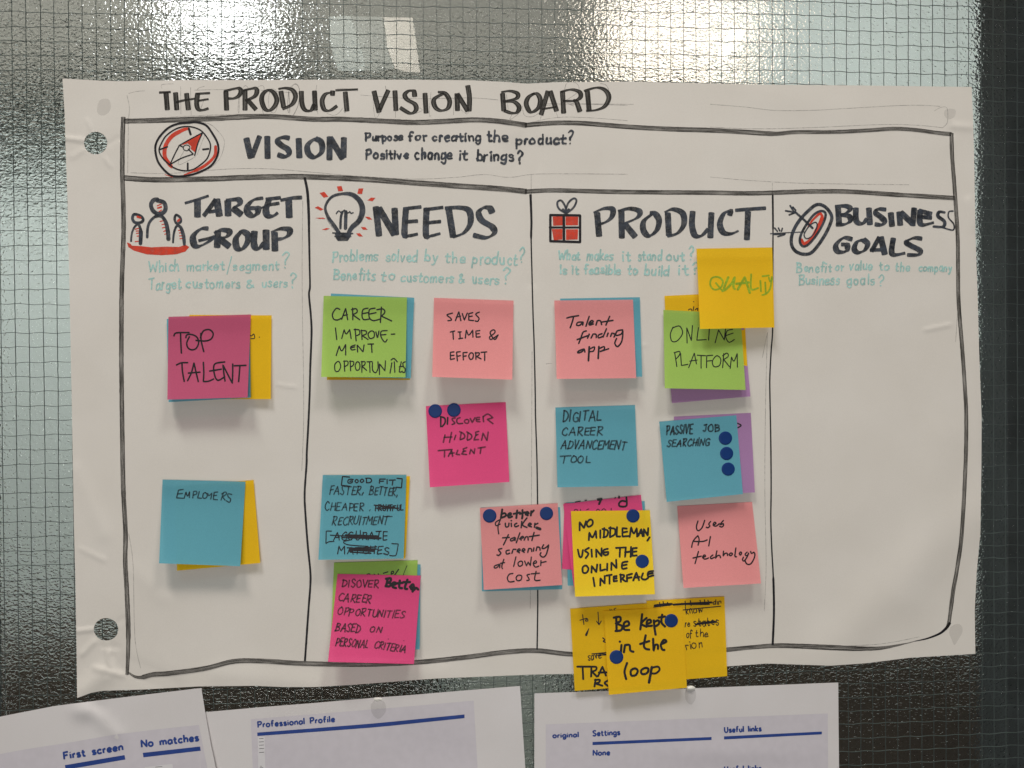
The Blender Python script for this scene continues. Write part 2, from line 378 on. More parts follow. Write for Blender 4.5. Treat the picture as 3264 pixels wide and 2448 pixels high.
# glyphs: width, strokes (x right, y down, cap line 0, baseline 1)
GL = {
'A': (.66, "0,1 .33,0! .66,1;.1,.66 .58,.62"), 'B': (.55, ".05,0 .05,1;0,.02 .42,.04 .46,.3 .1,.48! .52,.58 .5,.92 .03,1"),
'C': (.58, ".56,.14 .34,0 .05,.34 .1,.84 .38,1 .58,.86"), 'D': (.6, ".06,0 .06,1;0,.01 .42,.1 .6,.5 .4,.9 .04,1"),
'E': (.5, ".5,.02 .05,.03! .04,.98! .5,.97;.05,.5 .42,.47"), 'F': (.48, ".48,0 .05,.03! .02,1;.05,.48 .4,.45"),
'G': (.6, ".58,.14 .34,0 .05,.34 .1,.85 .38,1 .58,.86! .58,.55! .34,.56"), 'H': (.56, ".05,0 .02,1;.55,0 .52,1;.03,.53 .55,.47"),
'I': (.1, ".06,0 .04,1"), 'J': (.5, ".36,.02 .36,.78 .2,1 .02,.88;.12,.02 .5,0"), 'K': (.55, ".05,0 .04,1;.52,0 .06,.55! .54,1"),
'L': (.45, ".05,0 .04,.98! .45,.97"), 'M': (.72, "0,1 .08,.02! .35,.62! .64,.02! .7,1"), 'N': (.58, ".02,1 .04,.02! .54,.98! .56,0"),
'O': (.6, ".3,0 .04,.3 .06,.8 .3,1 .56,.75 .54,.22 .3,0"), 'P': (.5, ".05,0 .05,1;0,.03 .42,.02 .48,.3 .35,.5 .06,.56"),
'Q': (.62, ".3,0 .04,.3 .06,.8 .3,1 .56,.75 .54,.22 .3,0;.36,.72 .62,1.08"), 'R': (.55, ".05,0 .05,1;0,.04 .42,.02 .46,.3 .3,.46 .06,.54! .54,1"),
'S': (.5, ".48,.12 .28,0 .06,.18 .2,.45 .46,.65 .38,.95 .2,1 .02,.88"), 'T': (.58, "0,.02 .58,0;.29,.02 .28,1"),
'U': (.56, ".04,0 .05,.75 .26,1 .5,.8 .52,0"), 'V': (.56, "0,0 .28,1! .56,0"), 'W': (.8, "0,0 .2,1! .4,.3! .6,1! .8,0"),
'Y': (.54, "0,0 .27,.5;.54,0 .2,1"), 'X': (.5, "0,0 .5,1;.5,0 0,1"), 'Z': (.5, "0,0 .5,0! 0,1! .5,1"),
'a': (.44, ".4,.48 .2,.42 .03,.62 .06,.92 .22,1 .4,.82;.41,.42 .42,1"), 'b': (.44, ".05,-.05 .04,1;.05,.6 .22,.42 .42,.6 .38,.92 .2,1 .05,.86"),
'c': (.4, ".4,.52 .24,.42 .04,.6 .06,.9 .24,1 .4,.9"), 'd': (.44, ".4,.5 .22,.42 .03,.62 .06,.92 .22,1 .4,.82;.43,-.05 .42,1"),
'e': (.42, ".05,.72 .4,.68 .34,.46 .2,.42 .04,.62 .08,.92 .24,1 .42,.9"), 'f': (.34, ".34,.05 .2,-.02 .13,.15 .12,1;0,.45 .3,.43"),
'g': (.44, ".4,.48 .2,.42 .03,.62 .06,.9 .22,.98 .4,.8;.41,.42 .42,1.15 .24,1.36 .04,1.24"), 'h': (.42, ".05,-.05 .04,1;.05,.62 .24,.42 .38,.55 .38,1"),
'i': (.08, ".04,.42 .04,1;.04,.16 .05,.18"), 'j': (.2, ".16,.42 .16,1.2 .02,1.3;.16,.16 .17,.18"), 'k': (.4, ".05,-.05 .04,1;.38,.42 .06,.74! .4,1"),
'l': (.08, ".04,-.05 .04,1"), 'm': (.68, ".04,.42 .04,1;.05,.6 .18,.43 .33,.52 .34,1;.34,.6 .48,.43 .63,.52 .64,1"),
'n': (.42, ".04,.42 .04,1;.05,.6 .22,.42 .38,.54 .38,1"), 'o': (.46, ".23,.42 .05,.54 .04,.86 .23,1 .42,.86 .42,.54 .23,.42"),
'p': (.44, ".05,.42 .04,1.4;.05,.6 .22,.42 .42,.6 .38,.92 .2,1 .05,.86"), 'q': (.44, ".4,.48 .2,.42 .03,.62 .06,.9 .22,.98 .4,.8;.41,.42 .40,1.4"),
'r': (.26, ".05,.42 .04,1;.05,.62 .14,.46 .27,.44"), 's': (.36, ".35,.5 .2,.42 .05,.52 .12,.68 .32,.76 .32,.94 .16,1 .02,.92"),
't': (.32, ".14,.12 .13,.88 .22,1 .32,.95;0,.43 .3,.42"), 'u': (.42, ".04,.42 .05,.86 .2,1 .36,.84;.38,.42 .38,1"),
'v': (.42, "0,.42 .2,1! .4,.42"), 'w': (.6, "0,.42 .15,1! .3,.5! .45,1! .6,.42"), 'y': (.42, ".02,.42 .2,.92;.4,.42 .14,1.3 .0,1.34"),
'&': (.6, ".6,.95 .14,.24 .26,0 .42,.14 .1,.6 .08,.9 .3,1 .58,.6"), '?': (.46, ".02,.18 .22,-.02 .44,.14 .36,.38 .18,.55 .18,.74;.17,.97 .18,.99"),
',': (.12, ".1,.86 .02,1.12"), '.': (.06, ".04,.98 .05,.99"), '-': (.3, "0,.55 .3,.53"), '/': (.3, ".3,-.05 0,1.1"), ' ': (.25, ".0,1"),
}
GL[' '] = None

# =================================================================== the glass wall
glass_root = link("wired_glass_wall", None)
glass_root.location = (0, 0, 0)
tag(glass_root, "textured wired glass pane with thin steel mesh behind the papers", "glass wall")
def glassmat(name, bump):
    m, t, b = nt(name)
    b.inputs['Base Color'].default_value = (.955, .985, .972, 1) if bump else (.985, 1, .99, 1)
    b.inputs['Roughness'].default_value = 0.0 if not bump else .008
    b.inputs['IOR'].default_value = 1.5; b.inputs['Transmission Weight'].default_value = 1.0
    if bump:
        c = tc(t); mp = N(t, 'ShaderNodeMapping'); mp.inputs['Scale'].default_value = (1, 1, 1.45); t.links.new(c, mp.inputs[0])
        n1 = N(t, 'ShaderNodeTexNoise', Scale=330.0, Detail=1.0, Roughness=.4, Distortion=.6); t.links.new(mp.outputs[0], n1.inputs['Vector'])
        bp = N(t, 'ShaderNodeBump', Strength=1.0, Distance=bump); t.links.new(n1.outputs['Fac'], bp.inputs['Height'])
        t.links.new(bp.outputs[0], b.inputs['Normal'])
    return m
g_front, g_back = glassmat("smooth_glass_face", 0), glassmat("hammered_glass_face", .00068)
pa, pb = P(-260, -420), P(3560, 3000)
gx0, gx1, gz0, gz1 = pa.x, pb.x, pb.z, pa.z
v = [(gx0,.0002,gz0),(gx1,.0002,gz0),(gx1,.0002,gz1),(gx0,.0002,gz1),(gx0,.0065,gz0),(gx1,.0065,gz0),(gx1,.0065,gz1),(gx0,.0065,gz1)]
me = mesh("pane", v, [(0,1,2,3),(5,4,7,6),(4,0,3,7),(1,5,6,2),(3,2,6,7),(4,5,1,0)], smooth=False)
pane = link("pane", me, glass_root); me.materials.append(g_front); me.materials.append(g_back)
me.polygons[1].material_index = 1
WIRE = plain("galvanised_wire", (.065, .085, .08), rough=.45, metal=.25, var=.2, scale=90)
def wire_mesh(L, vertical, seed, pitch):
    n = int(L/.0032); vv, ff = [], []
    rnd = random.Random(seed)
    amp = .00016 if vertical else .00042
    ph = rnd.random()*6; dr = [rnd.uniform(-1, 1) for _ in range(40)]
    for i in range(n+1):
        s = L*i/n; k = s/.06; a = int(k) % 39; t = k-int(k); slow = dr[a]*(1-t)+dr[a+1]*t
        o = amp*math.sin(2*math.pi*s/pitch+ph)*(1 if not vertical else .6)+slow*amp*1.6
        for q in range(4):
            an = math.pi/4+q*math.pi/2; c, d = .00031*math.cos(an), .00031*math.sin(an)
            vv.append((o+c, -.00012+d, s) if vertical else (s, -.00012+d, o+c))
    for i in range(n):
        for q in range(4):
            a, b = i*4+q, i*4+(q+1) % 4; ff.append((a, b, b+4, a+4))
    return mesh("wire", vv, ff)
PX, PZ = .01188, .01272
vm = [wire_mesh(gz1-gz0, True, i, PZ) for i in range(5)]; hm = [wire_mesh(gx1-gx0, False, 20+i, PX*2) for i in range(5)]
for m_ in vm+hm: m_.materials.append(WIRE)
xa, za = P(134, 600).x, P(100, 551).z
i0 = int((gx0-xa)/PX)+1; i1 = int((gx1-xa)/PX); k = 0
for i in range(i0, i1+1):
    o = link("wire", vm[k % 5], glass_root); k += 1; o.location = (xa+i*PX+random.uniform(-.0003, .0003), 0, gz0)
i0 = int((gz0-za)/PZ)+1; i1 = int((gz1-za)/PZ)
for i in range(i0, i1+1):
    o = link("wire", hm[k % 5], glass_root); k += 1; o.location = (gx0, 0, za+i*PZ+random.uniform(-.0003, .0003))

# frame posts right behind the glass
STEEL = plain("dark_steel", (.030, .036, .038), rough=.5, var=.3, scale=30)
a, b = P(3196, 1200, -.012), P(3560, 1200, -.012)
p_ = box("window_post", (a.x, .009, gz0), (b.x, .05, gz1), STEEL, None, .001)
tag(p_, "dark steel window post along the right edge behind the glass", "post")
a, b = P(-260, 1200, -.012), P(-8, 1200, -.012)
p_ = box("window_post", (a.x, .009, gz0), (b.x, .016, gz1), STEEL, None, .001)
tag(p_, "dark steel window post along the left edge behind the glass", "post")

# the partition the pane is set in, outside the picture
PART = plain("partition_paint", (.55, .55, .52), rough=.85, var=.03, scale=3)
for lo, hi in (((gx0-1.6, -.02, -1.6), (gx0, .09, 2.2)), ((gx1, -.02, -1.6), (gx1+1.6, .09, 2.2)), ((gx0, -.02, gz1), (gx1, .09, 2.2)), ((gx0, -.02, -1.6), (gx1, .09, gz0))):
    tag(box("partition_wall", lo, hi, PART), kind='structure')
# room behind
WALL = plain("pale_green_wall", (.58, .645, .625), rough=.9, var=.03, scale=2)
DARKW = plain("dark_brown_wood", (.055, .038, .025), rough=.6, var=.3, scale=6)
GREY = plain("dark_grey_paint", (.165, .16, .14), rough=.8, var=.08, scale=3)
YB = 1.5
def zb(py, y): return P(1632, py, -y).z
def xb(px, y): return P(px, 1224, -y).x
tag(box("back_wall", (-3.2, YB, -1.6), (3.4, YB+.1, 2.2), WALL), kind='structure')
tag(box("floor", (-3.2, .06, -1.7), (3.4, YB, -1.62), DARKW), kind='structure')
tag(box("ceiling", (-3.2, .06, 2.2), (3.4, YB+.1, 2.3), GREY), kind='structure')
tag(box("dark_upper_wall", (-3.2, YB-.25, zb(300, YB-.25)), (xb(2330, YB-.25), YB-.003, 2.19), GREY), kind='structure')  # darker grey block added across the upper part of the back wall
cab = link("sideboard", None); cab.location = (0, YB-.3, -1.6)
tag(cab, "dark brown wooden sideboard seen through the bottom of the glass", "sideboard")
ct = zb(2060, YB-.3)
for i, (x0, x1) in enumerate(((-3.0, -1.4), (-1.39, xb(1350, YB-.3)), (xb(1900, YB-.3), 1.3), (1.31, 3.2))):
    d_ = box("door", (x0, -.02, .02), (x1-.01, 0, ct+1.6-.03), DARKW, cab, .003)
for x0, x1 in ((-3.0, xb(1350, YB-.3)), (xb(1900, YB-.3), 3.2)):
    box("carcass", (x0, .001, 0), (x1, .29, ct+1.6-.03), DARKW, cab); box("worktop", (x0, -.04, ct+1.6-.028), (x1, .29, ct+1.6), DARKW, cab, .003)
PIL = plain("grey_green_pillar_paint", (.36, .40, .36), rough=.85, var=.05, scale=3)
tag(box("pillar", (xb(1440, YB-.55), YB-.55, -1.6), (xb(1800, YB-.55), YB-.31, zb(1700, YB-.55)), PIL), kind='structure')
# lamps of the back room, seen blurred through the hammered face
def lamp(name, label, cx, cy, y, w, h, col, s, group=None):
    c = P(cx, cy, -y); rt_ = link(name, None); rt_.location = c
    tag(rt_, label, "lamp", group)
    box("housing", (-w/2-.02, .012, -h/2-.02), (w/2+.02, .06, h/2+.02), GREY, rt_, .004)
    box("diffuser", (-w/2, 0, -h/2), (w/2, .011, h/2), glow("glowing_panel", col, s), rt_)
    return rt_
lamp("wall_lamp", "cool white lamp glowing through the glass above the poster title", 700, 50, 1.15, .25, .15, (.95, .97, .98), 1.8)
lamp("wall_lamp", "warm golden lamp glowing through the glass at upper right", 2170, 120, 1.15, .40, .26, (1.0, .64, .28), .52)

# added glowing panels behind the camera, shaped to make the window reflections in the glass
def mirrored_panel(name, label, cr, poly, y, col, s):
    q = []
    for x, yy in pts(cr, poly):
        d = ray(x, yy); g = P(x, yy, 0); t = (y)/d.y
        q.append(Vector((g.x+d.x*t, -y, g.z+d.z*t)))
    c = sum(q, Vector())/len(q); n = len(q)
    vv = [p-c for p in q]+[p-c+Vector((0, -.03, 0)) for p in q]
    ff = [tuple(range(n)), tuple(range(2*n-1, n-1, -1))]+[(i, i+n, (i+1) % n+n, (i+1) % n) for i in range(n)]
    o = link(name, mesh(name, vv, ff, smooth=False), None, glow("glowing_panel", col, s)); o.location = c
    tag(o, label, "lamp"); return o
mirrored_panel("reflection_panel", "pale greenish glowing window panel mirrored at the left of the bright pair above the poster", "T2", "105,118 262,112 330,330 352,482 165,482 120,330", 3.0, (.84, .95, .88), 4.5)
mirrored_panel("reflection_panel", "dim greenish glowing window panel mirrored between the pale and the cream panel above the poster", "T2", "266,114 484,119 500,220 516,330 562,464 480,482 356,482 334,330", 3.02, (.86, .95, .86), 2.2)
mirrored_panel("reflection_panel", "warm cream glowing window panel mirrored at the right of the bright pair above the poster", "T2", "488,120 698,124 722,300 748,494 640,488 568,466 520,330 505,220", 3.05, (1.0, .90, .76), 7.5)
mirrored_panel("reflection_panel", "white glowing strip mirrored above the upper right of the poster", "T3", "150,200 268,194 200,310 110,410 62,372 90,290", 3.1, (1.0, .97, .90), 9.0)

# =================================================================== the poster
poster = link("poster", None); poster.location = P(1632, 1224)
tag(poster, "large white handdrawn product vision board poster covering most of the glass", "poster")
def part(o):   # meshes are written in world positions; keep them there under the moved empty
    if o is not None and o.parent is not None: o.matrix_parent_inverse = Matrix.Translation(-o.parent.location)
    return o
top = [(199,250),(316,257),(393,259),(588,255),(723,255),(1000,254),(1316,254),(1497,256),(1610,261),(1678,267),(1769,262),(2000,260),(2264,266),(2445,270),(2716,272),(3097,277)]
right = [(3097,277),(3101,362),(3106,542),(3109,746),(3116,933),(3121,1119),(3129,1330),(3128,1500),(3125,1698),(3113,1825),(3107,1947),(3109,2084)]
left = [(199,250),(206,362),(210,497),(215,633),(217,746),(222,944),(228,1250),(232,1476),(236,1698),(240,1834),(243,2014),(246,2225)]
bottom = [(246,2225),(289,2209),(325,2202),(452,2198),(633,2188),(814,2186),(904,2190),(1000,2190),(1125,2183),(1291,2170),(1386,2163),(1700,2150),(1824,2148),(2318,2124),(2445,2115),(2648,2122),(2761,2114),(2897,2097),(3109,2084)]
nu, nv = 430, 290
g = coons(top, right, bottom, left, nu, nv); faces = gridfaces(nu, nv)
holes = [(305,456,37.0,36.0),(338,2006,39.0,36.0)]
gl = [list(p) for p in g]; keep = []
dead = set()
for hx, hy, rx, ry in holes:
    for i, (x, y) in enumerate(g):
        if ((x-hx)/rx)**2+((y-hy)/ry)**2 < 1: dead.add(i)
used = {}
for f in faces:
    if any(i in dead for i in f):
        for i in f:
            if i not in dead: used[i] = 1
    else: keep.append(f)
for i in used:     # pull the rim of each punched hole onto its circle
    x, y = gl[i]
    for hx, hy, rx, ry in holes:
        q = math.hypot((x-hx)/rx, (y-hy)/ry)
        if q < 1.6: gl[i] = [hx+(x-hx)/q, hy+(y-hy)/q]
V_ = [P(x, y, hposter(x, y)) for x, y in gl]
sheet = part(link("sheet", mesh("sheet", V_, keep), poster, PAPER)); thick(sheet, .00012)

# marker frame
fr = lambda data, w, mat='frame', name="frame_line", jit=.10: part(Ink(hposter).st("S", w, data, jit=jit, cap=.3).done(name, poster, INK[mat]))
fr("396,386 497,384 655,379 768,373 859,371 1000,380 1090,380 1226,386 1316,390 1407,387 1506,382 1588,386 1678,399", 16)
fr("1674,399 1768,392 1859,393 2000,404 2130,411 2264,415 2363,420 2467,426,13 2535,421,12 2671,420,12 2784,414,12 2852,410,12 2919,414,12 2987,423,12 3032,427,12", 15)
fr("393,374 391,430 390,497 390,560 393,648 394,736 391,825 388,913 387,1045 387,1180 390,1400 393,1560 400,1698 399,1788 405,1901 409,2037,13 405,2150,10", 14.5)
fr("396,567 497,573 678,570 768,566 904,563 1000,564 1136,570 1316,582 1452,592 1588,601 1678,610", 17)
fr("1674,611 1769,607 2000,612 2264,614 2400,616 2580,610 2716,611 2852,620 3042,631", 14)
fr("3033,425,13 3035,497 3042,588 3048,678 3053,763 3054,865 3056,967 3068,1122 3076,1240 3080,1328 3078,1475 3066,1697 3051,1811 3039,1879 3030,1947,11 3024,1987,11 3014,2006,7", 12.5)
fr("3028,1985,9 3018,2000,9 2996,2019,7 2956,2035,5 2915,2044,2", 6, 'black')
fr("2918,2043,1.6 2888,2051,3 2806,2066,11 2716,2067,16 2648,2064,17 2490,2058,15 2400,2063,13 2318,2071,14 2200,2080 2000,2086 1822,2085 1712,2074 1608,2079 1476,2096 1328,2111 1180,2118 1055,2117 949,2114 836,2107 746,2108 656,2130 542,2146 488,2150 452,2159,10 429,2156,8 409,2143,4", 15)
fr("971,566,8 980,612,9 984,680,9 985,736,7 987,850,6 988,913 985,940 991,1008 993,1063 989,1171 987,1253 983,1348 978,1440 977,1480 971,1574 974,1645 981,1739 989,1820 989,1868 983,1947 972,2106", 6.5, 'black')
fr("1691,620,8 1694,705,7 1693,761 1696,885 1699,1000 1703,1112 1706,1250 1707,1328 1711,1450 1713,1560 1714,1700 1714,1880 1714,1940 1712,2070", 4.5, 'black')
fr("2463,621,6 2464,730 2463,900 2463,1045 2458,1119 2454,1200 2454,1250 2457,1413 2458,1560 2457,1654 2460,1748 2465,1842,7 2467,1948,7 2463,2055,7", 4.5, 'black')

# pencil
pc = Ink(hposter, .00006)
for cr, d in (("T1","895,670 912,760 905,850;905,660 960,645 1020,640;920,1218 1200,1222 1600,1192 1900,1190 2212,1215;940,845 1300,820 1700,805 1900,812;905,860 900,1220"),
 ("T2","0,1215 300,1240 700,1262 1000,1250 1200,1230 1380,1250 1600,1226 2212,1228;330,670 700,695 1100,690 1300,704;1600,745 1850,735 2212,742;1533,1232 1533,1370;1500,870 1700,830 1900,828 2212,850"),
 ("T3","0,1248 250,1270 600,1290 1000,1298 1400,1302;0,735 250,755 450,778 700,778 950,765 1300,745 1500,742 1620,750;1580,782 1630,756 1670,765 1672,860 1640,900;0,895 300,908 700,900 1200,878 1450,882 1640,900;438,1288 436,1370"),
 ("S","965,640 963,900 968,1300 962,1500;2446,1060 2440,1300 2438,1560 2442,1800 2436,1948;2446,1060 2430,1140;1696,1120 1694,1560 1690,1940;410,1700 424,1800 430,2030 448,2130;3052,1000 3046,1090;1740,1160 1760,1158;2500,2062 2780,2055 2930,2030"),
 ("Q1","250,190 248,132 410,120;512,155 516,545;652,165 660,560;740,212 770,178 850,155;835,360 795,480;1342,150 1322,470 1335,515 1345,180;1375,200 1425,145 1472,185 1500,210;1600,165 1660,145 1690,200 1668,480 1690,550;1780,200 1750,330 1770,490 1840,525 1885,400 1880,270 1830,190 1760,200;2060,165 2140,120 2190,210 2175,400 2110,560;2040,230 2020,440 2050,525 2040,230;700,210 1100,200 1500,200 2200,255;640,665 900,680 1060,810 1130,950 1060,1180 900,1330;850,850 740,1130;560,1060 480,1260 720,1150"),
 ("Q3","70,180 60,390 85,415 75,190;390,115 370,300 405,440;100,150 140,100 190,150 180,330 120,460;1030,250 1050,465 1095,450 1170,210 1172,120;1285,400 1288,480;1690,195 1670,440 1690,460;500,430 580,455 640,430 690,370;625,148 760,155;1950,260 1947,450;1560,370 1590,400 1480,445;2030,390 2100,440 2120,400;700,400 712,432 722,400"),
 ("Q4","1425,170 1450,90 1530,75 1588,130 1560,205 1400,310;1830,92 1900,115 1945,210;945,350 970,455 1060,470 1130,430;830,440 805,505 900,440;1160,455 1150,500;1330,420 1350,480;765,215 785,390;1420,300 1530,350;1130,330 1400,320 1800,325 2212,330")):
    for one in d.split(';'):
        pc = Ink(hposter, .00006); pc.st(cr, 1.5/CR[cr][2], one, cap=.3); part(pc.done("pencil_line", poster, INK['pencil']))

# heading lettering
NB = R(25)
nq1, nq3 = (27, 72, R(8)), (20, 58, R(8))
tt = Ink(hposter, .00011); tt.st("Q1", None, "210,243 370,235;305,240 325,485;440,245 458,485;595,256 620,485;448,380 570,350 708,330;752,255 738,400 765,480 830,488 903,465;738,260 925,250;762,358 905,335;1150,225 1160,490;1125,225 1240,195 1330,182 1362,225 1330,290 1260,325 1180,325", nib=nq1, cap=.22); part(tt.done('title_lettering', poster, INK['title']))
tt = Ink(hposter, .00011); tt.st("Q1", None, "1420,212 1420,490;1392,215 1500,190 1565,182 1588,230 1550,300 1425,358;1455,345 1575,482;1925,225 1965,450;1892,192 1990,180 2090,208 2132,300 2080,410 1950,475;1750,208 1675,260 1655,350 1695,465 1765,495 1840,430 1868,340 1820,240 1745,210", nib=nq1, cap=.22); part(tt.done('title_lettering', poster, INK['title']))
tt = Ink(hposter, .00011); tt.st("Q3", None, "215,182 225,330 262,395 325,398 365,330;365,178 375,395;572,178 570,228;560,195 490,215 452,290 475,385 540,400 622,348;605,170 858,160;715,190 735,405", nib=nq3, cap=.22); part(tt.done('title_lettering', poster, INK['title']))
tt = Ink(hposter, .00011); tt.st("Q3", None, "1042,180 1100,420;1205,170 1105,390;1280,176 1292,400;1505,240 1500,178! 1440,176 1392,220 1420,275 1508,330 1518,395 1455,432 1340,368;1622,205 1635,428;1770,190 1850,205 1902,290 1880,375 1800,400 1735,355 1728,270 1835,205;1985,208 1992,400;1990,212 2108,405;2108,118 2128,250 2124,405", nib=nq3, cap=.22); part(tt.done('title_lettering', poster, INK['title']))
tt = Ink(hposter, .00011); tt.st("Q4", None, "720,208 735,402;706,193 800,178 888,206 876,262 722,296;732,300 850,302 908,360 885,420 820,428 738,400;1085,205 1015,250 990,330 1042,418 1128,368 1148,272 1110,210 1050,215;1236,180 1158,448;1262,180 1335,405;1168,385 1335,357;1402,185 1415,430;1378,190 1500,162 1595,190 1606,248 1540,288 1405,290;1525,286 1562,305 1600,412;1685,180 1705,398;1648,178 1790,140 1886,168 1930,250 1885,348 1790,393 1672,405", nib=nq3, cap=.22); part(tt.done('title_lettering', poster, INK['title']))
pass
sl = lambda name, items, mat='slate': part(_sl(name, items, mat))
def _sl(name, items, mat):
    k = Ink(hposter, .00011)
    for cr, w, nib, d in items: k.st(cr, w, d, nib=nib, cap=.28 if nib else 1.0)
    return k.done(name, poster, INK[mat])
sl("vision_lettering", [("Q2", None, (38, 92, NB), "200,270 262,545;388,240 280,530;495,245 500,550;805,268 740,255 662,272 640,312 700,372 785,425 800,490 742,528 645,500;938,275 948,540;1240,285 1140,292 1062,375 1078,485 1160,535 1248,480 1272,400 1250,315 1180,275;1375,250 1372,570;1380,262 1560,555;1576,262 1570,535")])
sl("target_group_lettering", [("N1", None, (22, 80, NB), "815,298 935,262 1070,218;950,258 950,445;1148,258 1075,360 1018,435;1158,258 1188,435;1075,392 1180,378;1278,272 1282,432;1262,268 1390,258 1405,305 1335,350;1335,352 1425,422;1660,242 1560,262 1492,330 1495,400 1555,436 1600,405! 1612,350! 1522,352;1850,238 1692,256;1725,262 1692,370 1712,432 1770,436 1820,402;1640,350 1722,318 1835,298;1852,266 1980,242 2080,236;1938,262 1945,450;1065,572 985,578 905,655 915,745 965,765 1065,718 1130,664! 962,705;1172,600 1162,775;1130,620 1205,588 1295,604 1265,660 1160,690;1190,685 1295,766;1425,605 1368,680 1375,775 1432,795 1488,725 1498,645 1440,605 1405,612;1568,605 1564,750 1612,788 1668,730;1693,592 1695,795;1785,618 1790,812;1750,612 1850,575 1945,585 1938,640 1880,678 1800,690")])
sl("needs_lettering", [("N2", None, (20, 66, NB), "652,298 682,572;680,310 828,560;830,312 842,560;938,318 925,560 965,572 1050,556;915,316 1083,297;932,440 1050,432;1135,310 1130,565 1180,572 1265,550;1108,325 1292,302;1132,450 1270,436;1345,315 1388,582;1312,310 1450,304 1540,335 1552,450 1488,545 1385,585;1760,352 1742,308! 1682,304 1632,350 1660,425 1762,490 1778,548 1702,590 1582,566")])
sl("product_lettering", [("N3", None, (18, 58, NB), "562,328 580,532;532,325 622,290 698,296 692,360 640,408 572,430;776,306 780,548;748,312 850,290 935,314 915,370 795,424;805,424 898,538;1062,328 975,400 972,485 1022,530 1088,478 1108,392 1072,335 1030,328;1185,330 1195,525;1158,322 1230,296 1316,332 1326,430 1268,508 1182,532;1405,316 1398,430 1422,522 1480,530 1540,470;1570,328 1560,545;1730,348 1742,308! 1682,332 1644,420 1672,498 1740,512 1808,486;1782,305 1900,295 2048,286;1892,318 1882,562")])
sl("business_goals_lettering", [("N4", None, (18, 60, NB), "800,305 810,452;774,290 870,285 915,310 878,350 822,370;832,368 905,382 912,428 858,458 782,460;968,305 972,425 1030,450 1070,405;1090,306 1100,458;1250,318 1175,315 1155,350 1205,390 1238,430 1210,462 1148,456;1296,350 1308,474;1376,342 1385,464;1390,345 1500,450;1516,305 1502,468;1572,325 1568,430 1602,462 1700,440;1562,330 1680,360;1552,385 1680,396;932,598 852,585 782,650 792,708 850,718 888,700! 890,648! 832,646;1070,602 985,618 952,688 990,722 1050,700 1078,640 1040,602;1188,578 1115,710;1202,578 1240,738;1102,700 1255,694;1320,588 1310,735 1430,728;1588,592 1512,586 1442,622 1490,660 1568,702 1558,742 1452,745"),
   ("N4", 24, None, "1800,345 1752,340,30 1740,380,36 1800,430,34 1788,478 1700,478"), ("N4", 15, None, "1880,332 1842,340 1840,395 1888,455 1882,510 1800,492 1760,480")])
vt = Ink(hposter, .00011)
for cr, tx, a, b_, c_, d_, hh in (("Q3","Purpose",950,740,1370,738,86),("Q3","for",1440,742,1630,738,95),("Q3","creating",1708,745,2252,745,96),("Q4","the",540,748,780,752,120),("Q4","product",872,782,1435,775,100),("Q4","?",1472,780,1525,780,150),
   ("Q3","Positive",955,950,1430,950,105),("Q3","change",1512,952,1930,952,115),("Q4","it",232,958,316,958,110),("Q4","brings",425,966,838,970,115),("Q4","?",892,996,958,996,140)):
    vt.text(cr, 25, tx, a, b_, c_, d_, hh, jit=.04, wj=.7)
part(vt.done("vision_question", poster, INK['slate']))
for nm, cr, w, lines in (("target_group_question","N1",17,(("Which",420,1042,750,1028,112),("market",828,1025,1240,1022,95),("segment",1338,1022,1830,1018,95),("?",1880,1002,1945,1000,165),("Target",420,1238,770,1222,112),("customers",830,1216,1408,1214,100),("&",1480,1214,1565,1212,92),("users",1650,1208,1925,1204,100),("?",1962,1208,2020,1205,155))),
  ("needs_question","N2",16,(("Problems",238,820,668,808,98),("solved",748,812,1042,816,100),("by",1122,808,1240,812,98),("the",1312,828,1505,832,95),("product",1572,838,2000,850,105),("?",2016,830,2065,830,145),("Benefits",248,988,645,992,98),("to",705,995,825,998,95),("customers",892,1005,1390,1018,95),("&",1440,1022,1490,1022,90),("users",1572,1025,1820,1032,90),("?",1856,1022,1916,1022,150))),
  ("product_question","N3",16,(("What",222,742,410,740,78),("makes",476,744,702,744,85),("it",785,748,848,745,88),("stand",920,745,1128,742,82),("out",1176,748,1330,745,80),("?",1372,740,1415,738,105),("Is",232,868,290,865,72),("it",338,865,400,865,75),("feasible",448,862,765,866,80),("to",832,866,915,866,76),("build",978,878,1195,884,88),("it",1280,872,1362,872,86),("?",1402,866,1452,866,105))),
  ("business_goals_question","N4",15,(("Benefit",412,905,738,900,84),("or",776,892,850,890,74),("value",910,886,1115,886,84),("to",1192,890,1280,886,76),("the",1342,898,1475,898,80),("company",1562,896,1865,898,70),("Business",428,1022,815,1022,86),("goals",882,1022,1140,1024,90),("?",1180,1034,1226,1034,108)))):
    k = Ink(hposter, .0001)
    for tx, a, b_, c_, d_, hh in lines: k.text(cr, w, tx, a, b_, c_, d_, hh, slant=.06, jit=.05)
    if nm.startswith("target"): k.st("N1", 12, "1320,875 1270,1065")
    part(k.done(nm, poster, INK['teal']))
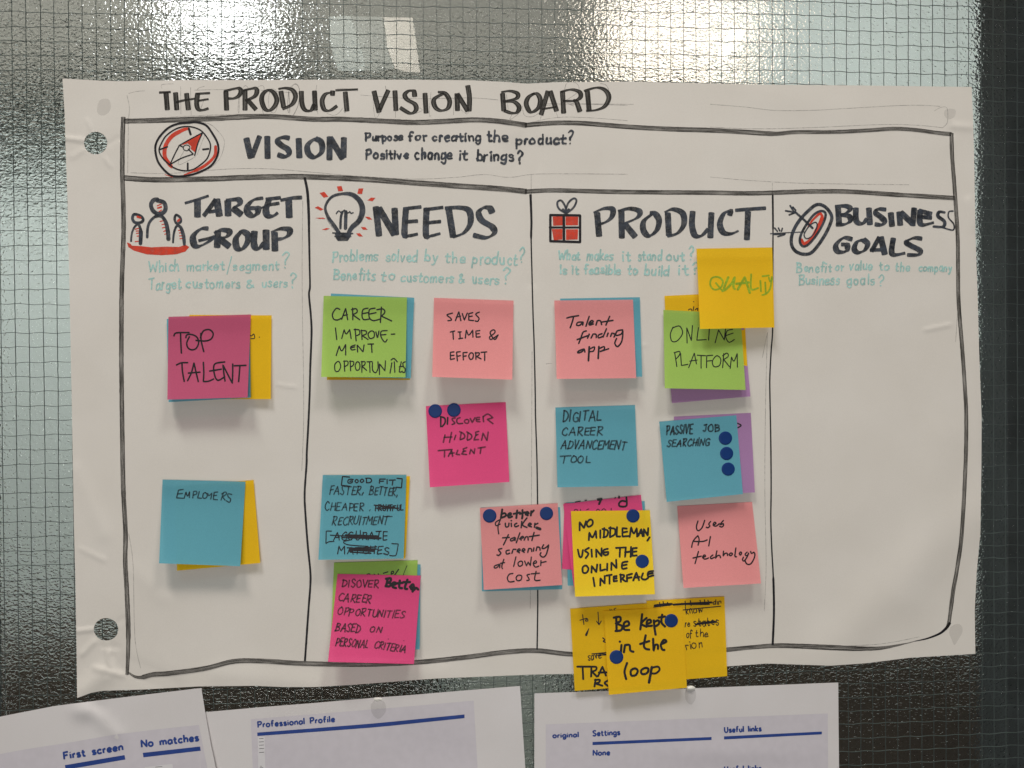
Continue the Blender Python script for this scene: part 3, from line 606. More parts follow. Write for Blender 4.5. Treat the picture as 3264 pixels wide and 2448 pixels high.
# drawings
def drawing(name, blocks):
    root = None
    order = Ink(hposter, .0001)
    for i, (mat, fills, strokes) in enumerate(blocks):
        k = Ink(hposter, .00009+i*.00003)
        for cr, d in fills: k.fill(cr, d)
        for cr, w, d in strokes: k.st(cr, w, d)
        part(k.done(name, poster, INK[mat]))
drawing("compass_drawing", [("red", [("Q1","520,990 600,930 740,838 800,832 760,930 735,1000 715,1085 655,1040 660,1000 610,960")],
    [("Q1",58,"618,752,34 560,765,48 500,792 400,850 325,940 288,1040 290,1150 330,1220 385,1290,30"),("Q1",42,"1005,1005 1000,1110 955,1185 850,1275 720,1345,34 560,1402,12"),("Q1",10,"290,1400 400,1436")]),
  ("black", [], [("Q1",30,"640,668 740,663 870,705 960,820 1030,950 1045,1060 1010,1180 920,1290 740,1380 560,1420 400,1418 300,1355 200,1230 160,1100 160,980 220,860 340,740 480,682 640,668"),
    ("Q1",20,"600,722 700,735 800,780 880,870 930,970 925,1070 880,1180 780,1270 680,1330 560,1345 430,1310 320,1230 240,1140 208,1050 240,960 300,860 400,780 500,735 600,722"),
    ("Q1",18,"490,990 650,900 820,810! 755,960 710,1130;492,992 430,1110 362,1258! 520,1170 690,1110! 620,1040;505,990 545,1012"),("Q1",13,"600,982 642,1008 630,1050 590,1062 552,1040 556,1000 600,982"),
    ("Q1",32,"628,752 652,830"),("Q1",26,"828,1045 905,1036;612,1242 612,1330"),("Q1",22,"212,1048 325,1008")])])
drawing("people_drawing", [("red", [("N1","185,722 225,738 240,758 330,762 450,776 600,768 750,772 820,748 862,772 820,822 720,852 560,862 400,852 260,812 200,772")],
    [("N1",12,"515,325 555,308;515,350 560,332;520,352 560,345;535,388 560,372;545,495 590,485;565,530 612,520;570,565 605,558;585,602 618,592;595,635 618,625;275,580 310,570;285,600 322,598;290,625 332,620;295,655 335,650;275,715 312,710;745,592 778,590;755,620 785,618;755,652 790,650;760,682 795,680"),("N1",24,"300,445 330,455;738,490 752,476")]),
  ("slate", [], [("N1",46,"515,268 585,290 605,350 580,400 520,412 465,375 446,310 478,262 515,258"),("N1",38,"405,665,30 412,560,30 440,490,30 500,440 560,440 605,500,44 628,600,46 635,685,46"),
    ("N1",32,"265,418 335,438 362,480 330,508 270,505 246,462 265,418"),("N1",30,"230,708,22 240,620,22 272,550,24 312,532 335,600,46 332,735,40"),
    ("N1",28,"718,425 762,452 768,500 725,518 702,470 718,425"),("N1",28,"685,722,22 695,620,24 725,545,26 768,560,36 798,650,42 808,745,30")])])
drawing("light_bulb_drawing", [("grey", [], [("N2",22,"440,185 492,262 503,350 470,430"),("N2",12,"180,400 215,460 262,520;230,205 185,260")]),
  ("red", [("N2","280,102 325,97 340,145 293,150"),("N2","475,172 487,122 533,120 520,175"),("N2","115,165 160,152 200,200 155,210"),("N2","570,235 605,208 648,210 620,243"),("N2","68,305 100,290 155,320 125,333"),("N2","72,402 150,398 175,412 120,411"),("N2","135,515 180,498 215,503 175,518"),("N2","548,390 590,392 618,418 580,418"),("N2","508,488 550,490 575,515 530,515"),("N2","463,550 500,547 530,580 490,578")], []),
  ("slate", [("N2","258,545 425,548 405,590 382,622 290,622 268,592")],
    [("N2",30,"300,545,36 255,475,36 190,380,30 172,290,24 232,202,26 335,172,28 430,182,44 505,250,52 525,335,54 495,425,48 425,490,46 392,545,40"),("N2",13,"275,360 298,335 328,355 352,328 385,355 402,342 415,358 435,352"),("N2",24,"332,345 318,400 314,500"),("N2",34,"366,345 362,500"),("N2",14,"242,545 430,550;262,578 412,578")])])
drawing("gift_drawing", [("red", [("N3","170,360 258,358 258,438 175,442"),("N3","284,360 396,362 394,437 284,438"),("N3","162,470 256,470 256,562 180,570 172,520"),("N3","288,472 394,472 391,562 288,566")], []),
  ("black", [], [("N3",22,"150,347 412,350! 412,585! 150,577! 150,347"),("N3",24,"268,352 270,580"),("N3",18,"145,456 412,456")]),
  ("slate", [], [("N3",18,"288,325 225,290 212,235 245,218 278,265 288,325;288,325 305,245 355,200 380,222 350,285 288,325"),("N3",26,"262,300 288,330 312,300")])])
drawing("target_drawing", [("red", [], [("N4",36,"635,355,24 650,395 605,500 545,600 485,640,30 458,600,22;520,480,14 560,420,20 620,360,24")]),
  ("slate", [], [("N4",32,"600,272 678,292 738,372 728,450 660,585 560,715 480,738 400,708 362,640 372,540 430,430 515,335 600,272"),("N4",24,"640,332 682,352 668,430 602,550 522,645 468,662 440,612 462,530 522,430 578,362 640,332"),
    ("N4",13,"590,438 602,480 562,560 505,592 482,550 532,470 590,438"),("N4",22,"395,340 475,410 560,492"),("N4",17,"308,330 400,345;350,282 385,340;376,296 402,325;342,368 392,348"),("N4",10,"165,545 240,540 480,528"),("N4",15,"205,492 230,522;240,492 252,518;276,495 268,522;192,552 302,548;235,572 295,555")])])
# adhesive blobs showing through the paper
for d in ("316,322 330,315 348,318 354,340 346,358 330,368 312,362 310,342", "3012,352 3030,346 3046,352 3042,372 3024,380 3010,368", "3030,2000 3046,1990 3062,1992 3068,2012 3054,2040 3042,2056 3034,2040 3026,2018"):
    k = Ink(hposter, .00007); k.blob("S", d); part(k.done("adhesive_mark", poster, INK['ghost']))

# =================================================================== sticky notes
def note(colour, cr, q, label, layer=1, L=6.0, Lr=None, group=None, name="sticky_note", power=1.4, v0=.19):
    """q: four corners in image order TL TR BR BL"""
    TL, TR, BR, BL = pts(cr, q); Lr = L if Lr is None else Lr
    sd = random.random()*90
    def uv(x, y):
        u, v = .5, .5
        for _ in range(7):     # inverse bilinear by Newton
            px = TL[0]*(1-u)*(1-v)+TR[0]*u*(1-v)+BR[0]*u*v+BL[0]*(1-u)*v-x
            py = TL[1]*(1-u)*(1-v)+TR[1]*u*(1-v)+BR[1]*u*v+BL[1]*(1-u)*v-y
            a = (TR[0]-TL[0])*(1-v)+(BR[0]-BL[0])*v; b = (BL[0]-TL[0])*(1-u)+(BR[0]-TR[0])*u
            c = (TR[1]-TL[1])*(1-v)+(BR[1]-BL[1])*v; d = (BL[1]-TL[1])*(1-u)+(BR[1]-TR[1])*u
            D = a*d-b*c or 1e-9; u -= (d*px-b*py)/D; v -= (-c*px+a*py)/D
        return u, v
    def hf(x, y):
        u, v = uv(x, y); t = max(0, (v-v0)/(1-v0)); uu = min(1.1, max(-.1, u))
        return 2.0e-3+layer*.00042+(L*(1-uu)+Lr*uu)*1.25e-3*t**power+.00022*t*noise.noise((u*2.1+sd, v*2.1, sd))
    n = 26
    g = coons([TL, TR], [TR, BR], [BL, BR], [TL, BL], n, n)
    c = P(*[(TL[i]+TR[i]+BR[i]+BL[i])/4 for i in (0, 1)], .002)
    root = link(name, None); root.location = c; tag(root, label, "sticky note", group)
    o = part(link("paper", mesh("paper", [P(x, y, hf(x, y)) for x, y in g], gridfaces(n, n)), root, NOTE[colour]))
    root['_'] = 0; del root['_']
    return root, hf
def letter(nt_, cr, items, mat='black', name="lettering"):
    root, hf = nt_; k = Ink(hf, .00009)
    for it in items:
        if it[0] == 't': k.text(cr, *it[1:])
        else: k.st(cr, it[0], it[1])
    part(k.done(name, root, INK[mat])); return nt_
def dot(nt_, cr, x, y, r, label):
    hf = nt_[1]; X, Y = cv(cr, x, y); rr = r*CR[cr][2]; n = 40; vv, ff = [], []
    c = P(X, Y, hf(X, Y)); rings = [.0, .4, .75, .96, 1.0]
    for ri, q in enumerate(rings):
        for i in range(n if q else 1):
            a = 2*math.pi*i/n; x_, y_ = X+q*rr*math.cos(a), Y+q*rr*math.sin(a)
            vv.append(P(x_, y_, hf(x_, y_)+(.0003 if q < 1 else .00012))-c)
    for i in range(n): ff.append((0, 1+(i+1) % n, 1+i))
    for k in range(3):
        b0, b1 = 1+k*n, 1+(k+1)*n
        for i in range(n): ff.append((b0+i, b0+(i+1) % n, b1+(i+1) % n, b1+i))
    o = link("dot_sticker", mesh("dot_sticker", vv, ff), None, DOT); o.location = c
    tag(o, label, "sticker", "blue voting dots stuck on the sticky notes"); return o

# --- target group column
n0 = note("yellow","A","455,382 1422,388 1413,1372 452,1372","yellow note poking out to the right of the magenta TOP TALENT note",0,2.0)
letter(n0,"A",[(11,"1175,625 1190,628 1212,605 1222,655 1180,662;1277,643")])
a_ = note("blue","A","190,430 1165,405 1175,1355 212,1408","blue note peeping out behind the left and bottom of the TOP TALENT note",2,3.2)
n1 = note("magenta","A","210,406 1178,378 1140,1352 197,1378","magenta note reading TOP TALENT, front of its stack",3,7.5)
letter(n1,"A",[(19,"275,628 300,594 450,590;352,605 355,700 362,830;415,650 425,618 480,612 540,640 565,700 540,770 490,793 440,770 425,710 455,640;590,600 595,690 625,812;585,650 620,572 690,555 735,600 715,660 650,688 535,682;305,970 360,946 435,943;368,945 375,1050 395,1162;435,1155 480,1060 510,945! 535,1060 560,1165;445,1066 580,1055;620,940 625,1060 620,1165! 680,1162 740,1135;870,935 752,962 750,1080 790,1150 870,1110;695,1042 830,1020;875,1160 860,1060 850,970! 960,1185! 965,1060 965,960;985,980 1120,975;1050,975 1035,1165")])
k = note.__defaults__
yb = note("yellow","B","330,300 1397,212 1487,1338 358,1443","yellow note slanting out behind the right side of the blue EMPLOYERS note",0,2.6,2.0)
eb = note("blue","B","162,208 1286,235 1216,1382 115,1342","blue note reading EMPLOYERS, low in the left column",2,7.0,6.0)
letter(eb,"B",[(17,"440,340 378,350! 352,455! 440,460;370,402 430,395;455,460 480,375! 500,430 530,370! 525,450;572,455 582,370! 620,365 625,400 580,418;660,370 637,455! 690,460;745,385 715,400 710,452 745,460 770,420 745,385;775,395 790,425 832,390! 815,470;910,375 862,380! 850,475! 905,480;852,425 895,420;985,390 955,485;962,402 1010,375 1030,400 975,440! 1010,485;1100,408 1050,400 1052,440 1085,470 1070,515 1030,495")], 'faded')
# --- needs column
note("ochre","C","200,170 1036,172 1032,983 196,983","mustard note showing only as a strip under the green CAREER IMPROVEMENT note",0,2.2)
note("blue","C","237,112 1076,155 1040,968 215,952","blue note peeping out behind the right of the green CAREER IMPROVEMENT note",1,3.6)
n3 = note("green","C","163,136 1003,152 987,957 138,953","lime green note reading CAREER IMPROVEMENT OPPORTUNITIES",3,8.5,7.0)
letter(n3,"C",[(14,"325,272 290,262 252,320 265,370 305,378 342,360;345,370 385,262! 405,375;360,335 402,325;455,260 457,375;445,275 490,265 500,300 455,325! 525,375;610,260 560,275 550,340 568,375 620,370;550,315 610,305;680,260 625,275 622,350 660,385 730,370;620,320 690,305;745,250 735,402;700,275 760,268 780,300 745,340! 848,388"),
  (13,"282,460 295,575;345,565 370,475! 390,520 425,475! 440,565;480,470 490,588;470,475 520,480 525,520 485,540;545,480 550,575;540,485 590,490 590,520 550,535! 610,575;640,490 610,520 630,565 670,550 670,500 640,490;690,500 705,555 720,490;802,485 742,495 742,550 780,602 802,575;735,530 790,525;845,522 880,520;290,735 320,640! 345,690 385,625! 385,730;480,630 435,650 445,680 480,675;435,660 475,650;505,700 500,630! 560,700! 570,630;610,622 665,620;645,620 650,705"),
  (12,"300,800 275,830 280,890 310,895 335,850 320,800 300,800;370,790 375,895;365,795 405,795 405,830 370,850;430,790 435,890;425,795 465,800 460,835 435,850;500,800 480,840 495,885 525,870 525,815 500,800;548,795 548,905;540,800 580,800 575,830 550,845! 595,885;600,800 650,798;625,800 630,905;655,810 655,880 685,910 710,870 710,800;725,928 725,820! 780,890! 785,790;850,810 832,912;842,782 870,766 905,800;875,800 880,905;945,800 925,900 955,895;925,850 960,845;985,800 962,812 968,850 984,870 980,905 960,905")])
n4 = note("pink","C","1275,156 2076,184 2063,980 1257,952","pale pink note reading SAVES TIME & EFFORT",1,8.5)
letter(n4,"C",[(14,"1460,310 1405,328 1440,358 1450,380 1415,386;1490,385 1525,295! 1545,385;1500,350 1542,340;1560,315 1580,380! 1610,310;1665,305 1625,315! 1625,380! 1672,385;1625,345 1660,340;1730,300 1695,320 1728,362 1715,392 1690,388;1440,500 1482,490;1465,495 1470,572;1518,500 1548,498;1535,500 1538,565;1525,568 1562,562;1590,560 1600,480! 1625,530 1665,480! 1667,550;1735,485 1697,490! 1700,552! 1740,548;1700,520 1730,515;1915,540 1885,575 1840,510 1870,478 1890,490 1880,515 1835,550 1850,575 1920,530"),
  (14,"1475,700 1440,705! 1440,778! 1480,768;1440,738 1475,735;1538,698 1502,702! 1510,790;1505,745 1540,738;1608,705 1567,708! 1570,780;1570,745 1600,740;1645,710 1625,740 1640,775 1665,765 1670,720 1645,710;1695,705 1697,775;1690,712 1730,710 1725,735 1700,745! 1748,770;1750,705 1805,700;1785,705 1785,785")])
n5 = note("hot","D","317,247 1725,175 1790,1583 388,1677","hot pink note reading DISCOVER HIDDEN TALENT with two blue dots",1,6.0,4.0)
letter(n5,"D",[(30,"580,435 580,608;575,432 650,460 655,540 605,605;703,450 697,562")],'black')
letter(n5,"D",[(27,"835,455 780,470 800,510 830,545 780,570;920,450 870,470 865,530 900,555 965,550;1040,480 1000,500 1010,540 1060,545 1075,500 1040,480;1100,465 1135,535! 1185,450;1265,445 1215,450 1210,510 1270,520;1220,485 1260,480;1325,430 1335,520;1330,430 1410,385 1500,450! 1400,480! 1500,555;655,755 625,885;770,710 735,885;640,795 775,790;845,760 820,835;940,715 920,835;915,695 990,740 1000,800 930,835;1060,715 1045,835;1040,700 1125,760 1110,820 1055,845;1250,690 1195,705! 1200,760! 1165,840! 1245,835;1200,760 1235,745;1300,845 1325,720! 1395,855! 1415,705;535,1030 780,1010;648,1040 645,1140;715,1130 770,1025! 790,1130;730,1085 815,1070;880,1025 850,1095! 910,1100;1040,975 975,1000! 990,1040! 945,1090! 1035,1100;970,1045 1020,1035;1090,1085 1110,1005! 1170,1085! 1180,1000;1240,985 1365,965;1290,980 1275,1080")],'faded')
dot(n5,"D",482,333,121,"blue dot at the upper left corner of the DISCOVER HIDDEN TALENT note")
dot(n5,"D",812,315,121,"blue dot just above the letters of DISCOVER, second from the corner")
note("yellow","E","250,158 1390,162 1328,1278 205,1280","yellow note showing as a thin strip right of the GOOD FIT note",0,2.2)
n6 = note("blue","E","207,146 1342,143 1304,1278 147,1295","blue note headed GOOD FIT with two crossed out lines",2,7.0,5.0)
letter(n6,"E",[(17,"570,172 475,165! 460,285! 575,298;620,205 560,205 550,250 600,250 612,222! 575,230;665,205 645,230 670,250 690,225 665,205;740,200 715,225 735,245 765,225 740,200;800,195 800,245;790,190 850,190 870,225 840,248 800,248;1055,200 980,200! 975,255;980,230 1030,228;1080,205 1080,262;1110,215 1190,212;1160,215 1150,280;1215,190 1285,195! 1275,318! 1205,310"),
  ('t',16,"FRUITFUL",912,632,1300,625,78,.1),(16,"905,552 1180,582;945,602 1235,592;1000,575 1230,600"),
  (14,"325,905 255,905! 250,1075! 290,1050 360,1045;600,1022 490,1050 560,1092 820,1112;1145,1075 1232,1080! 1205,1220 1170,1240 1115,1235"),
  ('t',15,"ACCURATE",350,1030,1078,1022,108,.12),(26,"310,960,14 560,975 900,1000 1000,1000,12;520,960 960,975;470,992,16 940,1008;600,985 950,985"),
  ('t',15,"MATCHES",412,1212,1095,1218,98,.1),(18,"540,1132 940,1150;560,1165 900,1180;580,1190 860,1207;940,1118 600,1142;570,1150 900,1165")])
letter(n6,"E",[('t',17,"FASTER,",290,408,752,405,112,.22),('t',17,"BETTER,",842,410,1215,432,108,.15),('t',17,"CHEAPER",228,618,760,632,105,.12),('t',10,",",835,622,850,622,70,.1),('t',17,"RECRUITMENT",335,818,1085,812,105,.28),(14,"1040,708 1150,706")],'faded')
note("blue","F","425,255 1534,252 1521,1405 400,1400","blue note peeping out behind the right of the hot pink BASED ON note",0,2.0)
gn = note("green","F","360,228 1495,195 1450,1350 312,1370","olive green note sticking out above the hot pink CAREER OPPORTUNITIES note",1,3.0,2.0)
letter(gn,"F",[(16,"805,388 835,378 850,390;905,385 915,392;960,380 965,392;1030,372 1090,352;1135,390 1140,352 1165,345 1165,370 1140,378;1235,320 1185,392"),(9,"1350,268 1325,325 1300,396")])
n7 = note("hot","F","407,380 1537,403 1444,1602 278,1573","hot pink note about better career opportunities, at the foot of its column",3,9.0,6.5)
letter(n7,"F",[(34,"1088,452 1066,542;1066,446 1130,440 1120,488 1084,496 1132,512 1112,548 1060,545;1150,532 1192,522 1195,500 1160,500 1155,555 1200,570;1252,472 1245,560 1282,572;1215,508 1290,500;1355,460 1320,570 1350,584;1300,492 1390,490;1390,555 1430,520 1440,560 1400,575 1440,600 1470,568 1500,590;1425,618 1455,570")])
letter(n7,"F",[('t',18,"DISOVER",468,552,960,570,98,.1),('t',18,"CAREER",418,742,855,782,105,.18),('t',17,"OPPORTUNITIES",408,938,1300,975,95,.24),('t',18,"BASED",378,1148,705,1172,108,.22),('t',18,"ON",838,1162,990,1182,82,.2),('t',18,"PERSONAL",378,1358,815,1386,108,.2),('t',18,"CRITERIA",905,1388,1318,1445,98,.2),(12,"1095,1262;1305,1285")],'faded')
# --- the pair that straddles the column line
note("blue","G","118,205 1018,202 1042,1135 130,1160","blue note peeping out below the pale pink talent screening note",0,2.5)
n8 = note("pink","G","105,210 990,157 1042,1087 150,1143","pale pink note about quicker talent screening at lower cost",2,6.0,4.5)
letter(n8,"G",[(24,"360,228 345,325;350,282 390,270 400,300 345,325;422,300 460,285 452,268 428,285 435,320 472,308;530,240 520,325;490,278 560,262;590,235 590,300 585,330;560,278 620,260;628,285 662,270 640,255 625,280 650,295;690,248 685,295;690,268 718,240"),
  (15,"330,345 285,375 290,412 335,395;340,340 312,420 320,505"),(18,"395,385 400,425 430,420 436,385;462,385 465,420;462,355;525,385 500,400 510,425 545,412;582,365 575,435;640,325 590,400 640,432;655,412 692,395 670,383 655,412 692,425;732,385 726,430;732,402 765,385"),(34,"752,436 790,450"),
  (17,"430,515 375,630;365,550 440,545;500,545 455,565 460,585 490,575 512,548! 505,580;560,495 520,605;558,562 602,548 592,533 568,550 575,575;610,575 625,540! 650,540 655,575;722,490 697,580;668,537 780,520"),
  (17,"355,672 318,682 330,705 345,725 320,750 300,745;440,690 405,700 410,735 445,725;470,725 485,680! 515,682;530,705 565,692 550,675 530,700 555,720;585,700 620,688 602,672 585,695 610,715;650,715 660,672! 690,675 695,705;720,665 715,700;745,695 755,655! 785,660 790,690;830,630 812,670 850,665 890,630! 860,740 822,770 790,745 800,720"),
  (15,"325,850 275,870 270,892 300,888 335,850! 330,890;378,795 355,870 362,900;340,840 385,832;515,768 490,875;570,815 540,835 550,872 585,862 590,825 570,815;615,815 635,870! 655,825! 680,868! 690,770;712,845 750,832 738,810 712,840 735,882 775,872;800,810 798,865;800,832 858,820"),
  (15,"480,955 440,965 418,1010 440,1050 495,1045;545,975 518,1000 530,1035 570,1030 582,985 545,975;670,965 640,975 660,1005 665,1030 640,1035;745,932 728,1010 740,1035 790,1032;690,960 782,952")])
dot(n8,"G",217,300,78,"blue dot left of the word better on the talent screening note")
dot(n8,"G",863,273,76,"blue dot right of the word better on the talent screening note")
note("blue","G","1087,150 1980,133 2010,1082 1105,1095","blue note at the very back of the NO MIDDLEMAN stack",0,2.0)
note("hot","G","1068,156 1900,150 1990,960 1040,905","crumpled hot pink note showing dark left of the NO MIDDLEMAN note",1,1.0,2.2)
pk = note("hot","G","1053,168 1937,62 2040,1000 1175,1110","tilted hot pink note with cut off marker words, sticking up behind the NO MIDDLEMAN note",2,4.2,4.0)
letter(pk,"G",[(26,"1450,118 1490,112;1482,118 1462,165"),(22,"1690,85 1688,95;1772,92 1772,185 1700,192 1688,160 1720,130 1770,138"),(9,"1190,146 1250,135;1300,128 1320,124;1640,102 1650,92;1178,240 1188,228 1212,230 1218,240;1250,225 1250,240;1318,232 1345,222;1430,240 1448,222 1470,240;1490,240 1515,218 1540,240;1600,215 1598,238")])
n9 = note("bright","G","1142,247 2040,237 2097,1193 1188,1220","bright yellow note reading NO MIDDLEMAN USING THE ONLINE INTERFACE",4,7.5)
letter(n9,"G",[(23,"1240,465 1240,372! 1290,440! 1312,362;1350,348 1320,390 1342,425 1385,398 1385,352 1350,345;1345,575 1350,490! 1385,545 1425,470! 1430,550;1475,465 1475,550;1520,440 1515,545;1500,450 1560,470 1550,530 1510,545;1590,430 1585,540;1575,440 1640,450 1640,510 1590,540;1665,430 1660,535! 1700,535;1775,445 1727,440! 1727,535! 1800,530;1727,490 1780,480;1810,540 1825,430! 1855,500 1890,440! 1895,535;1910,525 1940,450! 1957,530;1915,500 1960,490;1970,530 1970,450! 2015,525! 2020,440;2035,545 2010,582;1220,685 1240,765 1265,760 1277,690;1345,665 1300,695 1340,730 1310,780;1375,685 1380,765;1430,765 1427,680! 1490,760! 1490,670;1560,675 1515,690 1520,745 1560,740 1567,710! 1530,715;1655,665 1750,660;1700,665 1695,765;1765,660 1757,765;1825,655 1820,765;1757,715 1830,705;1890,665 1842,670! 1840,755! 1890,750;1842,710 1885,705"),
  (23,"1310,865 1275,890 1280,945 1320,945 1340,900 1310,865;1375,945 1377,870! 1430,940! 1440,855;1475,855 1475,925! 1530,910;1555,845 1552,920;1600,915 1602,830! 1660,895! 1655,800;1785,820 1727,835 1725,900 1775,895;1727,865 1775,855;1395,1005 1410,1100;1475,1090 1477,1010! 1525,1070! 1525,985;1545,980 1605,970;1580,975 1580,1070;1660,985 1627,990! 1627,1045! 1665,1040;1627,1015 1660,1010;1705,965 1710,1050;1700,970 1745,975 1735,1005 1712,1010! 1762,1045;1835,960 1777,975! 1780,1045;1777,1010 1830,1000;1850,1035 1885,945! 1915,1030;1860,1005 1920,995;1960,955 1945,1010 1985,1025 2020,1005;2075,928 2022,940 2020,990 2078,978;2022,962 2072,952")])
dot(n9,"G",1847,301,76,"blue dot on the top edge of the bright yellow NO MIDDLEMAN note")
dot(n9,"G",1952,818,77,"blue dot right of the word ONLINE on the bright yellow note")
# --- product column
note("blue","H","132,500 872,487 893,1225 150,1225","blue note peeping out behind the right of the Talent finding app note",0,3.0)
n10 = note("pink","H","78,518 808,510 838,1238 100,1245","pale pink note reading Talent finding app",2,7.5,5.5)
letter(n10,"H",[(15,"195,680 230,670 302,658;258,665 245,715 226,770;342,718 298,720 285,745 312,748 347,718! 342,745;402,665 372,755;400,735 440,715 425,703 402,725 405,745 440,735;465,745 477,705! 505,705 517,740;592,665 557,745;520,717 622,702;375,800 345,812 325,865 305,915;290,880 385,845;402,830 387,865;420,865 437,830! 465,830 467,860;520,825 487,840 490,865 527,850;562,780 530,855;577,820 567,850;600,850 612,820! 642,830 632,855;712,790 662,800 650,840 700,828 714,792! 712,850 700,905 665,945 640,915 655,870;350,968 305,985 295,1002 330,995 357,968! 362,995"),
  (18,"402,948 395,1075"),(14,"402,970 450,948 442,985 405,992"),(17,"492,945 485,1055"),(14,"492,965 540,945 540,972 500,992 582,965")])
yk = note("yellow","H","1100,475 1832,440 1872,1180 1130,1200","yellow note with a half hidden word above the ONLINE PLATFORM note",0,1.5)
letter(yk,"H",[(9,"1370,528;1325,605 1330,598 1350,597 1355,612;1372,575 1367,608;1385,605 1402,590 1410,595! 1408,608")])
note("purple","H","1105,760 1832,705 1898,1408 1170,1470","purple note sticking out below the green ONLINE PLATFORM note",1,3.0,2.4)
n11 = note("green","H","1090,605 1805,640 1853,1347 1103,1332","lime green note reading ONLINE PLATFORM",2,7.5,5.5)
letter(n11,"H",[(10,"1180,765 1155,830 1170,895 1220,890 1268,820 1240,755 1175,772;1310,912 1307,770! 1350,890! 1360,750;1415,770 1400,885! 1487,880;1517,775 1510,885;1570,910 1602,790! 1655,885! 1667,780;1732,785 1682,800 1670,860 1700,905 1748,880;1665,845 1737,820;1195,1000 1215,1130;1190,1002 1240,990 1240,1022 1205,1062;1250,1010 1257,1120! 1317,1110;1325,1140 1377,1005! 1397,1105;1335,1080 1402,1070;1405,1025 1482,1030;1440,1030 1440,1145;1548,1025 1492,1030! 1490,1140;1492,1080 1537,1075;1585,1030 1545,1080 1560,1130 1610,1120 1622,1060 1585,1030;1650,1010 1640,1140;1640,1030 1680,1005 1692,1035 1650,1065! 1702,1130;1710,1148 1722,1040! 1745,1080 1775,1008! 1777,1135")])
n12 = note("yellow","H","1397,37 2100,25 2120,768 1430,782","yellow note with the green word QUALITY, overlapping the column line",5,7.0,3.5)
letter(n12,"H",[(17,"1600,300 1540,310 1525,370 1560,415 1620,400 1642,340 1600,300;1578,355 1640,432;1905,275 1905,410 1968,402;1990,335 1996,432;2010,292 2068,285;2035,350 2040,452;2068,305 2085,345 2098,318;2096,300 2082,400 2050,450 2008,466"),(22,"1692,302 1652,405 1662,420 1722,360 1752,300! 1740,385 1752,410;1780,415 1845,300! 1892,445;1768,362 1880,350")],'lime')
n13 = note("blue","I","93,150 873,126 903,918 113,932","blue note reading DIGITAL CAREER ADVANCEMENT TOOL",1,5.5,4.0)
letter(n13,"I",[('t',15,"DIGITAL",165,292,535,275,98,.14),('t',14,"CAREER",152,420,548,422,82,.16),('t',14,"ADVANCEMENT",148,552,775,560,80,.24),('t',14,"OOL",235,690,425,690,62,.12),(13,"142,628 245,622;185,632 172,695")],'faded')
pu = note("purple","I","1254,240 2007,202 2047,982 1282,1015","purple note poking out behind the right of the PASSIVE JOB SEARCHING note",0,2.6)
letter(pu,"I",[(13,"1878,305 1912,325 1880,348")])
n14 = note("blue","I","1110,289 1865,226 1930,998 1183,1075","blue note reading PASSIVE JOB SEARCHING with three blue dots",2,6.0,4.0)
letter(n14,"I",[('t',15,"PASSIVE",1180,415,1432,402,84,.14),('t',15,"JOB",1535,390,1692,378,72,.14),('t',14,"SEARCHING",1188,535,1595,520,70,.24)],'faded')
dot(n14,"I",1758,450,66,"topmost of the three blue dots on the PASSIVE JOB SEARCHING note")
dot(n14,"I",1770,600,65,"middle one of the three blue dots on the PASSIVE JOB SEARCHING note")
dot(n14,"I",1785,753,65,"lowest of the three blue dots on the PASSIVE JOB SEARCHING note")
n15 = note("pink","J","505,227 1520,170 1642,1275 590,1337","pale pink note reading Uses AI technology",1,8.0,5.5)
letter(n15,"J",[(19,"785,430 765,510 788,560 840,520 877,420;957,435 932,470 948,495 920,520 900,512;1000,482 1032,460 1008,445 992,485 1030,498 1075,465;1130,422 1085,478 1130,462! 1132,490 1108,510 1080,500;700,785 722,700 785,625! 802,680 788,755;735,705 850,705 910,685;955,640 932,765;792,842 765,940 747,1005;720,930 830,905;850,922 890,905 870,888 850,920 880,945 928,930;988,890 957,915 965,940 1007,920;1042,835 1022,935! 1050,900 1080,895 1092,925;1132,838 1127,905! 1150,870 1180,865 1187,895;1230,865 1207,882 1230,900 1255,872 1230,862;1300,795 1287,905 1307,912;1365,848 1347,870 1363,890 1378,862 1365,848;1452,850 1425,880 1450,900 1477,858! 1450,920 1412,970 1390,955 1402,920;1500,842 1512,868 1545,850! 1558,880 1545,940 1500,1010 1450,1012 1427,970")])
yl = note("yellow","K","133,287 1002,225 1060,1150 185,1222","left yellow note of the bottom trio, with TRA and a downward arrow",1,1.2)
letter(yl,"K",[(11,"275,355 290,465;245,417 320,395;325,400 305,425 335,425 330,400;450,325 455,400 460,465;435,430 462,470! 487,425"),(24,"345,515,10 330,550 315,585,26"),(14,"505,618 528,640 508,655 532,668"),(11,"380,800 540,785;430,815 540,812;455,795 540,802"),('t',11,"save",338,872,485,845,88,.1),
  (23,"215,945 360,945;275,950 282,1085;375,945 372,1055;370,945 430,950 425,985 380,1000! 435,1055;450,1055 500,945! 540,1045;460,1012 545,1010;422,1092 410,1170;415,1097 470,1095 460,1125 420,1135! 500,1162;570,1100 525,1130 565,1165"),(9,"585,292 590,308;605,295 610,308;655,280 630,292 645,305")])
yr = note("yellow","K","1000,197 1888,148 1920,1053 1060,1120","right yellow note of the bottom trio, with a scribbled out first line",2,1.2)
